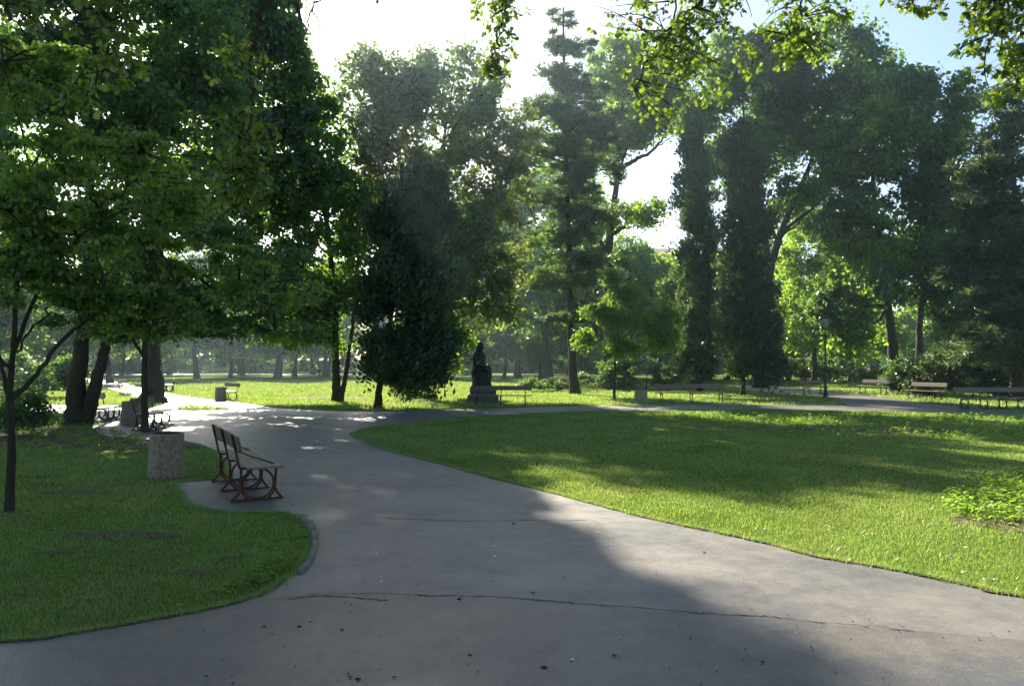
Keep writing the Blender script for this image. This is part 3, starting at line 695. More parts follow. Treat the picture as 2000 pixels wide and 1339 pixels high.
shrub('rounded bush left of the lamp post', 1565, 748, 4.2, 2.9, 54, ['leaf_maple', 'leaf_brown'], 12000, L=.17)
shrub('dark rounded bush right of the lamp post', 1652, 750, 4.5, 3.0, 55, 'leaf_dark', 12000, L=.17)
shrub('dark hedge-like bush behind the angled bench', 1822, 765, 4.0, 2.0, 56, ['thuja', 'leaf_dark'], 14000)
shrub('dense dark bush behind the long right bench', 1900, 776, 4.6, 2.5, 57, ['leaf_dark', 'thuja'], 16000)
shrub('dense dark bush at the right edge under the conifer', 2010, 776, 4.0, 2.8, 58, 'leaf_dark', 14000)
shrub('dark bush under the bare limb of the left maple', 75, 776, 3.2, 2.6, 59, ['leaf_dark', 'thuja'], 12000)
shrub('dark shrub at the left picture edge by the maple trunk', -5, 850, 1.5, 1.3, 60, 'leaf_dark', 9000, L=.08)
shrub('low bush under the yellow-green lit tree', 900, 733, 9, 2.6, 61, ['leaf_dark', 'leaf_maple'], 9000, L=.3)
shrub('pale sunlit bush among the far trunks', 562, 730, 5, 3.0, 62, 'leaf_bright', 7000, L=.26)
shrub('long dark hedge on the far side of the lawn left of the bushes', 455, 731, 26, 5.2, 63, ['leaf_dark', 'leaf_dark'], 18000, L=.58, name='hedge', yd=2)
shrub('long dark hedge far behind the sapling', 790, 731, 24, 4.6, 64, ['leaf_dark', 'thuja'], 16000, L=.58, name='hedge', yd=2)
shrub('shaded hedge right of the far bench', 1150, 731, 16, 3.2, 65, ['leaf_dark', 'leaf_maple'], 14000, L=.58, name='hedge', yd=2)
shrub('dim hedge at the end of the bright path', 255, 733, 13, 3.2, 66, ['leaf_dark', 'thuja'], 13000, L=.58, name='hedge', yd=2)

# --- overhanging oak branches, lobed leaves
def lobed_leaves(C, D, N, L):
    """oak leaf outline as a fan of 12 triangles around the mid rib"""
    prof = [(0, .0), (.16, .10), (.26, .06), (.36, .24), (.47, .12), (.58, .32), (.68, .17), (.80, .27), (.90, .12), (1.0, .0)]
    S = unit(np.cross(D, N)); N = unit(np.cross(S, D)); n = len(C); vs = []
    up = [(t, w) for t, w in prof]; dn = [(t, -w) for t, w in prof[-2:0:-1]]
    ring = up + dn
    for t, w in ring:
        vs.append(C + D * (L * (t - .5))[:, None] + S * (L * w)[:, None] + N * (L * (abs(w) * .25 - .18 * (t - .4) ** 2))[:, None])
    vs = np.stack(vs, 1); k = len(ring)
    Fc = []
    m = len(up)
    for i in range(m - 1):    # strips between left and right sides
        a, b = i, i + 1; c = (k - i - 1) % k + 0; d_ = (k - i) % k
        Fc.append((a, b, c, d_))
    Fc = np.array(Fc)
    allF = (Fc[None] + (np.arange(n) * k)[:, None, None]).reshape(-1, 4)
    # first/last strips collapse to triangles: keep only clean quads, plus tri pairs via separate list
    good = np.array([len(set(r)) == 4 for r in Fc]); allq = (Fc[good][None] + (np.arange(n) * k)[:, None, None]).reshape(-1, 4)
    return vs.reshape(-1, 3), allq
def hanging_oak(label, trunk, limbs, sprays, seed, scale=1.0, dead=(), red=(), high=()):
    g = np.random.default_rng(seed); base = np.array(trunk[0]); base[2] = 0
    root = empty('oak_tree', tuple(base)); tag(root, label, 'tree')
    T = Tubes(); P = smooth_path(trunk, 6); T.add(P - base, np.linspace(.36, .16, len(P)), 12, .06); link('trunk', T.mesh('trunk'), M['bark'], root); T = Tubes()
    nodes = []
    for l in limbs:
        P = smooth_path(l, 8); P[1:-1] += g.normal(0, .025, (len(P) - 2, 3)); T.add(P - base, .055 * (1 - np.linspace(0, 1, len(P))) ** 3 + .011, 7); nodes.append(P)
    nodes = np.concatenate(nodes); B = Tubes(); C, D, N, L = [], [], [], []; RC = [[], [], [], []]
    def spray(p, q, n, r, red_=False):
        m_ = (p + q) / 2 + g.normal(0, .08, 3) + np.array([0, 0, .1]); P = bez(p, m_, q, 10)
        B.add(P - base, np.linspace(.010, .003, 10), 4)
        for _ in range(n):
            t = g.random() ** .6; c = P[min(9, int(t * 10))]; e = unit(g.normal(0, 1, 3) + np.array([0, 0, -.2])) * r * (.3 + .7 * g.random())
            tw = c + e; B.add(np.array([c, c + e * .5 + [0, 0, .02], tw]) - base, [.0035, .0025, .0018], 3)
            k = int(g.integers(5, 9))
            for j in range(k):
                dd = unit(e + g.normal(0, .35, 3) + np.array([0, 0, -.25])); dd = unit(dd + unit(np.cross(dd, g.normal(0, 1, 3))) * .8)
                A = RC if red_ else (C, D, N, L)
                ll = .082 * scale * (.7 + .5 * g.random())
                A[0].append(tw - e * .3 * g.random() + dd * ll * .5); A[1].append(dd); A[2].append(unit(g.normal(0, .6, 3) + np.array([0, 0, 1.0]))); A[3].append(ll)
    for px, py, d, n, r in sprays:
        q = W(px, py, d); dd = np.linalg.norm(nodes - q, axis=1) + np.maximum(0, q[2] - nodes[:, 2]) * 1.5; p = nodes[int(dd.argmin())]
        spray(p, q, n, r)
    for px, py, d, n, r in red:
        q = W(px, py, d); p = nodes[int(np.linalg.norm(nodes - q, axis=1).argmin())]; spray(p, q, n, r, True)
    for tw in dead:
        P = smooth_path(TP(*tw), 6); P[1:-1] += g.normal(0, .012, (len(P) - 2, 3)); B.add(P - base, np.linspace(.011, .003, len(P)), 4)
    link('limbs', T.mesh('limbs'), M['bark'], root)['kind'] = 'stuff'
    cc = []
    for (cx, cy_, cz, rx, ry, rz) in high:      # unseen crown mass above the view, added to block skylight and deepen the shade
        k = int(rx * ry * 2.6); P = np.array([cx, cy_, cz]) + unit(g.normal(0, 1, (k, 3))) * (g.random(k) ** .4)[:, None] * [rx, ry, rz]
        cc.append(P[P[:, 2] > 1.9 + .49 * np.maximum(P[:, 1], 0) + .9 + .02 * np.abs(P[:, 0])])
    if cc:
        cc = np.concatenate(cc); cc = cc[cc[:, 2] > 4.2]
        for q in cc[::3]:
            j = int(np.linalg.norm(nodes - q, axis=1).argmin()); B.add(bez(nodes[j], (nodes[j] + q) / 2 + [0, 0, .4], q, 5) - base, [.03, .025, .02, .012, .006], 3)
        V, Fc = scatter_leaves(cc, len(cc) * 45, .55, .22, 'broad', seed); ok = V.reshape(-1, 4, 3); lim = (1.8 + .475 * np.maximum(ok[:, :, 1], 0)).max(1); ok = ok[ok[:, :, 2].min(1) > lim]
        link('unseen_shade_crown', np_mesh('unseen_shade_crown', ok.reshape(-1, 3) - base, np.arange(len(ok) * 4).reshape(-1, 4)), M['leaf_oak'], root)
    V, Fc = lobed_leaves(np.array(C), np.array(D), np.array(N), np.array(L)); link('crown', np_mesh('crown', V - base, Fc), M['leaf_oak'], root)
    link('branches', B.mesh('branches'), M['bark'], root)['kind'] = 'stuff'
    if RC[0]:
        V, Fc = lobed_leaves(*[np.array(a) for a in RC]); o = link('withered_leaves', np_mesh('withered_leaves', V - base, Fc), M['leaf_red'], root); o['label'] = 'a few withered red-brown leaves'
    return root
g0 = np.random.default_rng(3)
def region(px0, px1, py0, py1, d0, d1, m, n, r):
    return [(g0.uniform(px0, px1), g0.uniform(py0, py1), g0.uniform(d0, d1), n, r) for _ in range(m)]
sprays = (region(915, 1010, -10, 60, 8, 9, 7, 6, .2) + region(940, 995, 60, 165, 8, 9, 8, 6, .19) + [(738, 8, 8.5, 3, .13), (1025, 28, 8.5, 3, .13), (970, 150, 8.5, 5, .16)]
    + region(1150, 1480, -30, 60, 8, 9.5, 20, 7, .24) + region(1190, 1470, 60, 150, 8, 9.5, 18, 7, .22) + region(1240, 1430, 150, 225, 8, 9.5, 11, 7, .2) + region(1470, 1660, -30, 70, 8, 9.5, 15, 6, .22)
    + region(1500, 1570, 70, 165, 8, 9, 7, 6, .17) + region(1590, 1645, 60, 130, 8, 9, 6, 5, .16) + [(1330, 250, 8.8, 5, .16), (1290, 245, 8.8, 5, .16), (1175, 50, 8.6, 3, .15)])
overhang = [TP((1500, -1900, 3.5), (1480, -900, 5.5), (1400, -260, 7.6), (1330, -30, 8.6), (1300, 90, 8.8)),
         TP((1480, -900, 5.5), (1200, -350, 7.8), (1020, -90, 8.5), (985, 30, 8.6), (960, 120, 8.6)),
         TP((1500, -1000, 5.0), (1600, -300, 7.6), (1580, -40, 8.8), (1540, 70, 8.9)),
         TP((1400, -260, 7.6), (1420, -60, 8.4), (1310, 55, 8.7), (1240, 170, 8.9)),
         TP((1200, -350, 7.8), (900, -150, 8.4), (750, -30, 8.5))]
hanging_oak('large oak beyond the frame whose lobed leaf sprays hang into the top middle', [np.array([3.2, -2.5, 0]), np.array([3.0, -2.0, 3]), W(1500, -1900, 3.5)], overhang, sprays, 71, high=[(3, 0, 9.5, 6.5, 7, 4), (2, 7, 10, 7, 5, 3.5), (1, -6, 8, 6, 4, 3), (2, 12, 12.5, 7, 6, 4.5)],
    dead=[((640, -60, 8), (612, 10, 8), (624, 50, 8), (632, 95, 8), (640, 150, 8)), ((612, 12, 8), (600, 50, 8), (598, 95, 8)), ((612, 6, 8), (640, -2, 8), (668, 4, 8)), ((750, -40, 8.5), (700, -90, 8.3), (640, -60, 8))],
    red=[(1155, 10, 8.6, 1, .06)])
sp2 = (region(1885, 2040, -40, 120, 6.4, 7.4, 27, 8, .27) + region(1920, 2040, 100, 190, 6.4, 7.4, 10, 7, .24) + region(1730, 1860, -10, 30, 6.4, 7.2, 5, 6, .16) + [(1850, 110, 7, 3, .14)])
hanging_oak('oak beyond the right frame edge with leaf sprays filling the top right corner', [np.array([7.5, 3.5, 0]), np.array([7.2, 3.8, 2.5]), np.array([6.6, 4.6, 5.2])],
    [[np.array([6.6, 4.6, 5.2]), np.array([5.8, 5.6, 5.6]), W(1990, -80, 6.8), W(1950, 60, 6.8)], [np.array([6.6, 4.6, 5.2]), W(2080, -60, 6.6), W(2030, 120, 6.8)], [W(1990, -80, 6.8), W(1870, -50, 6.9), W(1780, -5, 6.8)]], sp2, 72, high=[(8, 3, 8, 4.5, 6, 3.5), (11, 9, 10.5, 6, 6, 4.5)])
sp3 = (region(420, 545, 250, 330, 5.6, 6.4, 6, 6, .17) + region(430, 550, 330, 440, 5.6, 6.4, 12, 7, .17) + region(400, 440, 120, 170, 5.6, 6, 2, 5, .14) + region(120, 280, 40, 190, 4.6, 5.4, 8, 6, .16) + region(0, 60, 0, 100, 4.8, 5.4, 3, 6, .16) + region(440, 520, 80, 140, 5.6, 6.2, 3, 5, .14))
hanging_oak('oak beyond the left frame edge, green sprays hanging in the upper left', [np.array([-4.6, -1.5, 0]), np.array([-4.4, -1.0, 2.5]), np.array([-3.8, .6, 5.0])],
    [[np.array([-3.8, .6, 5.0]), np.array([-3.4, 3.0, 5.6]), W(500, -120, 6.0), W(498, 60, 6.0), W(490, 240, 6.0), W(480, 330, 6.0)], [np.array([-3.4, 3.0, 5.6]), W(200, -100, 5), W(190, 60, 5), W(200, 140, 5)], [W(200, -100, 5), W(50, -60, 5), W(20, 40, 5)]], sp3, 73, high=[(-5, 0, 8, 5, 6, 3.5), (-5, 7, 9, 5, 4, 3), (-8, -5, 7, 4, 4, 3), (-6, 11, 11.5, 6, 5, 4)])

# ------------------------------------------------------------------ lawn blades, weeds
def grass_blades(zone, n_max, hgt, wid, seed, dens):
    g = np.random.default_rng(seed); d0, d1 = zone
    # candidates distributed so that density falls with distance
    u = g.random(n_max); d = d0 * (d1 / d0) ** u; half = .70 * d + .6
    x = (g.random(n_max) * 2 - 1) * half; keep = g.random(n_max) < dens(d, half, d0, d1)
    P = np.stack([x, d], 1)[keep]
    P = P[~inside(P, path_poly)]
    for sp in soil_polys:
        ins = inside(P, sp); P = P[~(ins & (g.random(len(P)) < (.62 if sp[:, 1].mean() < 11 else .8)))]
    # thin out in worn spots
    w = .8 * np.sin(P[:, 0] * .9 + 2 * np.sin(P[:, 1] * .7)) * np.sin(P[:, 1] * .8 + P[:, 0] * .3) + np.sin(P[:, 0] * 1.7 + 1) * np.sin(P[:, 1] * 1.3) + np.sin(P[:, 0] * 4.1) * np.sin(P[:, 1] * 3.7 + 2) * .6
    P = P[g.random(len(P)) < np.clip(1.15 - .5 * np.clip(w, -1, 2), .18, 1)]
    n = len(P); sc_ = np.clip(P[:, 1] / 7.0, .75, 3.0)
    tall = 1 + .35 * np.sin(P[:, 0] * 2.3) * np.sin(P[:, 1] * 1.9 + 1)
    h = hgt * (.45 + .9 * g.random(n)) * tall * (.8 + .2 * sc_); w_ = wid * (.6 + .8 * g.random(n)) * sc_
    a = g.random(n) * 2 * math.pi; side = np.stack([np.cos(a), np.sin(a), np.zeros(n)], 1) * w_[:, None] * .5
    lean = np.stack([g.normal(0, .4, n), g.normal(0, .4, n), np.zeros(n)], 1) * h[:, None]
    B = np.c_[P, np.full(n, -.004)]
    V = np.stack([B - side, B + side, B + lean + np.c_[np.zeros((n, 2)), h]], 1).reshape(-1, 3)
    return V
nb = 620000
V1 = grass_blades((4.2, 30.0), nb, .030, .0062, 81, lambda d, h, a, b: np.ones(len(d)))
V2 = grass_blades((30.0, 95.0), 230000, .07, .012, 82, lambda d, h, a, b: np.ones(len(d))); V1 = np.concatenate([V1, V2])
def edge_blades(raw, n, seed):
    g = np.random.default_rng(seed); P = np.array([pt(p) for p in raw]); P = smooth_path(np.c_[P, np.zeros(len(P))], 40)
    seg = np.linalg.norm(np.diff(P, axis=0), axis=1); near = 1 / np.maximum(P[:-1, 1], 3) ; w = seg * near; i = g.choice(len(P) - 1, n, p=w / w.sum()); t = g.random((n, 1))
    Q = P[i] * (1 - t) + P[i + 1] * t; tn = unit(P[i + 1] - P[i]); nn = np.stack([-tn[:, 1], tn[:, 0], tn[:, 2]], 1)
    lump = np.sin(Q[:, 0] * 5.1 + Q[:, 1] * 3.3) + np.sin(Q[:, 0] * 13.7 - Q[:, 1] * 9.1) * .7 + g.normal(0, .5, n)
    off = g.normal(0, .022, n) + .010 * lump; Q = Q + nn * off[:, None]; Q = Q[lump > -.9]; n = len(Q)
    h = .034 * (.4 + g.random(n)); sc_ = np.clip(Q[:, 1] / 7, .8, 3); a = g.random(n) * 6.283
    sd = np.stack([np.cos(a), np.sin(a), a * 0], 1) * (.0035 * sc_)[:, None]; lean = np.stack([g.normal(0, .6, n), g.normal(0, .6, n), a * 0], 1) * h[:, None]
    B = Q + [0, 0, .004]; return np.stack([B - sd, B + sd, B + lean + np.c_[np.zeros((n, 2)), h]], 1).reshape(-1, 3)
V1 = np.concatenate([V1, edge_blades(LEFT_EDGE, 34000, 83), edge_blades(RIGHT_EDGE[:-1], 42000, 84)])
o = link('grass', np_mesh('grass', V1, np.arange(len(V1)).reshape(-1, 3)), M['grass_blade'])
tag(o, 'short mown grass covering the lawns on both sides of the path', 'grass', kind='stuff')

def weeds(name, label, regions, n, L, seed, h=.22):
    g = np.random.default_rng(seed); C = []
    for poly, w in regions:
        k = int(n * w); mn, mx = poly.min(0), poly.max(0); P = mn + g.random((k * 4, 2)) * (mx - mn); P = P[inside(P, poly)][:k]
        nz = np.sin(P[:, 0] * 3.1 + seed) * np.sin(P[:, 1] * 3.7) + np.sin(P[:, 0] * 7.3) * .4; P = P[(nz + g.normal(0, .4, len(P))) > -.25]; C.append(P)
    P = np.concatenate(C); m = len(P); k = 7
    cen = np.repeat(np.c_[P, np.full(m, .02)], k, 0); z = g.random(m * k) ** .8 * h * np.repeat(.35 + .9 * g.random(m), k)
    a = g.random(m * k) * 6.283; rr = g.random(m * k) * L * 1.1; Cc = cen + np.stack([np.cos(a) * rr, np.sin(a) * rr, z], 1)
    D = unit(np.stack([np.cos(a), np.sin(a), g.normal(.1, .3, m * k)], 1)); N = unit(g.normal(0, .4, (m * k, 3)) + np.array([0, 0, 1.]))
    LL = L * (.6 + .7 * g.random(m * k)); V, Fc = leaf_quads(Cc, D, N, LL, LL * .5, .2)
    o = link(name, np_mesh(name, V, Fc), M['weed']); tag(o, label, 'weeds', kind='stuff')
weeds('weeds', 'unmown leafy weeds growing over the bare earth bed at the back of the right lawn', [(outline([(1330, 812), (1500, 808), (1800, 812), (2100, 820), (2150, 850), (1900, 862), (1600, 852), (1400, 835)]), 1.0)], 2500, .075, 91, .13)
weeds('weeds', 'bright sunlit clump of leafy weeds at the right side of the near lawn', [(outline([(1840, 990), (1870, 955), (1960, 930), (2080, 930), (2150, 1000), (2060, 1050), (1930, 1035)]), 1.0)], 1500, .055, 92, .13)
weeds('weeds', 'ragged low weeds at the rim of the left lawn kerb', [(outline([(540, 1130), (585, 1090), (600, 1050), (585, 1040), (520, 1090), (430, 1150), (330, 1195), (340, 1200), (450, 1172)]), 1.0)], 700, .026, 93, .05)
weeds('weeds', 'patchy weeds on the small islet between the paths', [(islet, 1.0)], 500, .08, 94, .14)
weeds('weeds', 'scattered weeds around the feet of the joined trunks', [(outline([(20, 845), (120, 812), (260, 850), (260, 880), (100, 900), (0, 880)]), 1.0)], 900, .06, 95, .12)

# tall seed stalks on the lawn
g = np.random.default_rng(6); B = Tubes()
for k in range(9):
    px, py = ((1703, 975), (1712, 985), (1735, 978), (1660, 978), (1690, 985), (1670, 992), (1840, 945), (1760, 975), (1722, 990))[k]
    c = G(px, py); h = (.27, .1, .15, .1, .1, .12, .2, .1, .12)[k]; p = np.array([c[0], c[1], 0])
    B.add(np.array([p, p + [g.normal(0, .02), 0, h * .6], p + [g.normal(0, .05), 0, h]]), [.003, .0025, .004], 3)
o = link('grass_stalks', B.mesh('grass_stalks'), M['weed']); tag(o, 'few tall seed stalks standing up from the shaded lawn', 'grass', kind='stuff')

# small litter: leaves and paper scraps on the asphalt
def scrap(px, py, s, mat, label, cat='leaf', name='fallen_leaf'):
    c = G(px, py); g = np.random.default_rng(int(px)); n = 7; a = np.linspace(0, 6.283, n, endpoint=False); r = s * (.7 + .5 * g.random(n))
    V = np.r_[[[0, 0, .012]], np.stack([np.cos(a) * r, np.sin(a) * r * .8, .002 + .006 * g.random(n)], 1)]
    me = np_mesh(name, V, np.array([(0, 1 + i, 1 + (i + 1) % n) for i in range(n)])); o = link(name, me, M[mat]); o.location = (c[0], c[1], .0125 if py > 1170 else .009); tag(o, label, cat, 'scraps scattered on the asphalt')
DARK = [(1062, 1307, .022, 'largest dark dead leaf near the bottom middle of the asphalt'), (918, 1284, .013, 'dark crumb just left of the largest dead leaf'), (700, 1331, .018, 'right one of two dark leaves touching at the bottom edge'),
    (685, 1328, .014, 'left one of two dark leaves touching at the bottom edge'), (770, 1328, .014, 'single dark crumb right of the leaf pair at the bottom edge'), (1200, 1285, .02, 'dark leaf on the shaded asphalt below the long crack'),
    (1004, 1024, .03, 'brown leaf lying on the faint upper joint of the path'), (897, 1173, .018, 'dark crumb just under the long crack at its dark middle'), (668, 1234, .014, 'dark crumb on the strip below the left end of the crack'),
    (1040, 1160, .02, 'dark leaf just above the long crack'), (1375, 1080, .022, 'dark leaf on the sunlit asphalt near the right lawn'), (585, 1228, .016, 'right one of two crumbs near the left lawn tip'),
    (516, 1228, .018, 'left one of two crumbs near the left lawn tip'), (1490, 1298, .016, 'dark crumb where the big tree shadow ends at the bottom')]
for px, py, s, lab in DARK: scrap(px, py, s, 'crack_fill', lab)
for px, py, s, lab in ((965, 1068, .022, 'upper of two pale scraps in the middle of the path'), (966, 1088, .024, 'lower of two pale scraps in the middle of the path'), (735, 1082, .012, 'tiny pale scrap to the right of the kerb'),
    (745, 1138, .014, 'tiny pale scrap above the left part of the crack'), (1118, 1292, .018, 'pale scrap on the lower strip of asphalt')):
    scrap(px, py, s, 'litter', lab, 'litter', 'paper_scrap')
gl_ = np.random.default_rng(15); Cc = []
while len(Cc) < 210:
    d = 3.9 * (16 / 3.9) ** gl_.random(); x = gl_.uniform(-.7, .7) * d
    if inside(np.array([[x, d]]), path_poly)[0] and (math.sin(x * 2.1 + d) + math.sin(d * 3.3 - x) + gl_.normal(0, .8)) > .3: Cc.append((x, d, .018))
Cc = np.array(Cc); n = len(Cc); Dd = unit(gl_.normal(0, 1, (n, 3)) * [1, 1, .12]); Nn = unit(gl_.normal(0, .25, (n, 3)) + [0, 0, 1]); Ll = .011 + .016 * gl_.random(n)
V, Fc = leaf_quads(Cc, Dd, Nn, Ll, Ll * .6, .25); me = np_mesh('leaf_litter', V, Fc); me.materials.append(M['crack_fill']); me.materials.append(M['soil']); me.materials.append(M['leaf_dark'])
me.polygons.foreach_set('material_index', gl_.integers(0, 3, n).astype(np.int32))
o = link('leaf_litter', me, None); tag(o, 'tiny bits of leaf and grit strewn over the asphalt', 'leaf litter', kind='stuff')
# daisies / pale petals on lawn
def petals(pts):
    g = np.random.default_rng(9); C = []
    for px, py in pts:
        c = G(px, py)
        for _ in range(5): C.append((c[0] + g.normal(0, .03), c[1] + g.normal(0, .03), .045 + g.random() * .02))
    C = np.array(C); n = len(C); D = unit(g.normal(0, 1, (n, 3)) * [1, 1, .2]); N = unit(g.normal(0, .4, (n, 3)) + [0, 0, 1]); L = np.full(n, .022)
    V, Fc = leaf_quads(C, D, N, L, L * .9); o = link('petals', np_mesh('petals', V, Fc), M['litter']); tag(o, 'pale petals and bits caught in the sunlit lawn', 'petals', kind='stuff')
petals([(1618, 1040), (1700, 1052), (1885, 1080), (1925, 1140), (1940, 1145), (1890, 1130), (1480, 1042)])

# ------------------------------------------------------------------ benches
def ring_pts(c, r, n=28):
    a = np.linspace(0, 2 * math.pi, n + 1); return np.stack([np.zeros(n + 1), c[0] + np.cos(a) * r, c[1] + np.sin(a) * r], 1)
def tube_yz(T, pts, r, s=6, n=6):
    P = smooth_path(np.array([(0, p[0], p[1]) for p in pts], float), n); T.add(P, r, s)
# local frame: x along the bench, -y the front (sitter looks to -y), z up
def support_mesh():
    T = Tubes()
    tube_yz(T, [(-.225, .41), (-.215, .28), (-.205, .16)], .017)                    # front leg
    tube_yz(T, [(.20, .405), (.205, .28), (.205, .16)], .017)                        # rear leg
    tube_yz(T, [(-.205, .17), (-.235, .09), (-.29, .02)], .015); tube_yz(T, [(-.205, .17), (-.185, .09), (-.12, .025)], .014)
    tube_yz(T, [(.205, .17), (.18, .09), (.12, .025)], .014); tube_yz(T, [(.205, .17), (.245, .09), (.31, .02)], .015)
    T.add(ring_pts((-.003, .215), .188), .014, 6)
    tube_yz(T, [(-.31, .016), (0, .014), (.33, .016)], .013)
    tube_yz(T, [(-.245, .418), (-.05, .405), (.18, .408), (.225, .44), (.255, .58), (.315, .84)], .0165)   # seat rail bending into the back upright
    return T.mesh('frame')
SUP = {}
def bench(label, px, py, rz, length=2.5, nsup=3, iron='dark_iron', wood='wood_slat', arms=False, back='wood_back', group='park benches', loc=None):
    """px,py: ground pixel under the bench centre; rz: direction the sitter faces is local -y"""
    c = loc or G(px, py); root = empty('park_bench', (c[0], c[1], .006), rz); tag(root, label, 'bench', group)
    key = iron
    if key not in SUP: SUP[key] = support_mesh()
    sp = (length - .55) / (nsup - 1)
    for i in range(nsup):
        o = link('leg_frame', SUP[key], M[iron], root); o.location = ((i - (nsup - 1) / 2) * sp, 0, 0)
    for k, y in enumerate((-.215, -.105, .005, .115)):
        key2 = ('slat', length, wood)
        if key2 not in SUP:
            bm = bmesh.new(); box(bm, (0, 0, 0), (length, .098, .03), bev=.007); SUP[key2] = mesh_of('seat_slat', bm)
        o = link('seat_slat', SUP[key2], M[wood], root); o.location = (0, y, .437 - .004 * (k == 2)); o.rotation_euler = (.02 * (k - 1.5), 0, 0)
    key3 = ('back', length, back)
    if key3 not in SUP:
        bm = bmesh.new(); box(bm, (0, 0, 0), (length / 2 - .006, .03, .185), bev=.007); SUP[key3] = mesh_of('back_board', bm)
    for s in (-1, 1):
        o = link('back_board', SUP[key3], M[back], root); o.location = (s * length / 4, .262, .735); o.rotation_euler = (-.21, 0, 0)
    if arms:
        for s in (-1, 1):
            T = Tubes(); tube_yz(T, [(.262, .63), (.02, .53), (-.235, .435)], .009, 5); o = link('brace', T.mesh('brace'), M['dark_iron'], root); o.location = (s * sp * (nsup - 1) / 2, 0, 0)
    return root
# near bench: from rear-left; long axis direction (-.49,.87), front towards +x
def px_dir(a, b):
    A, B = np.array(G(*a)), np.array(G(*b)); v = B - A; return math.atan2(v[1], v[0])
c0 = (np.array(G(465, 982)) + np.array(G(553, 972)) + np.array(G(416, 943)) + np.array(G(492, 938))) / 4
bench('near bench with rusty iron ring legs seen from behind beside the path', 0, 0, math.radians(62 + 90 - 30), 2.35, 3, 'rust_iron', 'wood_slat', True, loc=tuple(c0))
near_bench = col.objects['park_bench']
near_bench.rotation_euler[2] = math.radians(118)
R = math.radians
bench('long bench facing the path between the round bin and the columnar evergreens', 1350, 786, R(2), 3.25, 3)
bench('bench in front of the statue plinth', 978, 793, R(-4), 2.55, 3)
bench('long reddish-backed bench cut by the right picture edge', 1940, 799, R(6), 2.9, 4, back='wood_back')
bench('bench with pale sunlit backrest just left of the long right-edge bench', 1806, 781, R(-72), 2.1, 2, back='wood_slat')
bench('shaded bench with one bright backrest patch left of the pale-backed bench', 1705, 770, R(-70), 2.1, 2, back='wood_slat')
bench('low bench with sunlit seat just left of the lamp post', 1592, 771, R(34), 2.1, 2)
bench('dark bench behind the joined trunks', 208, 822, R(107), 2.3, 3)
bench('dark bench right of the round bin under the thin straight tree', 300, 836, R(101), 2.3, 3)
bench('bench on the sunny lawn edge with a bin at its end', 443, 781, R(-52), 2.2, 2)
bench('small dark bench against the glaring path seen end-on', 248, 771, R(106), 2.2, 3)
bench('bench just right of the massive trunk beside the bright path', 331, 764, R(-64), 2.2, 3)
bench('far bench with sunlit seat at the end of the bright path', 245, 742, R(0), 2.4, 2)
bench('far bench across the lawn to the right of the statue', 1010, 733, R(0), 3.2, 2)
bench('far bench on the left of the pale distant path', 503, 731, R(0), 3.2, 2)
bench('far bench between the two thicker hazy trunks', 590, 731, R(0), 3.2, 2)
bench('faint bench at the left edge beyond the small path', 50, 776, R(10), 2.2, 2)

# ------------------------------------------------------------------ bins
def bin_(label, px, py, r, h, first=[None]):
    c = G(px, py); root = empty('litter_bin', (c[0], c[1], 0)); tag(root, label, 'litter bin', 'round concrete litter bins')
    if first[0] is None:
        n = 40; prof = [(1.03, 0.0), (1.05, .03), (1.0, .5), (.955, .93), (.94, .985), (.92, 1.0), (.80, 1.0), (.79, .97), (.78, .55)]
        V, Fc = [], []
        for q, (rr, z) in enumerate(prof):
            for k in range(n):
                a = 2 * math.pi * k / n; oc = 1 + .018 * abs(math.cos(a * 4)) ; V.append((rr * oc * math.cos(a), rr * oc * math.sin(a), z))
        for q in range(len(prof) - 1):
            for k in range(n): Fc.append((q * n + k, q * n + (k + 1) % n, (q + 1) * n + (k + 1) % n, (q + 1) * n + k))
        body = np_mesh('body', np.array(V), np.array(Fc), True)
        T = Tubes(); T.add([(0, 0, .45), (0, 0, 1.012)], [.70, .775], 28); T.add([(0, 0, 1.012), (0, 0, 1.013)], [.775, .73], 28)
        T.add([(0, 0, .46), (0, 0, .461)], [.70, .01], 28)
        first[0] = (body, T.mesh('liner'))
    b = link('body', first[0][0], M['aggregate'], root); l = link('liner', first[0][1], M['liner'], root)
    root.scale = (1, 1, 1)
    for o in (b, l): o.scale = (r, r, h)
    return root
bin_('big near concrete bin with pebble surface standing on the left lawn', 326, 930, .255, .66)
bin_('shaded bin between the two dark left benches', 256, 829, .255, .66)
bin_('round bin by the far side of the cross path left of the long bench', 1252, 787, .28, .60)
bin_('brownish bin standing at the end of the sunny lawn bench', 431, 783, .25, .66)

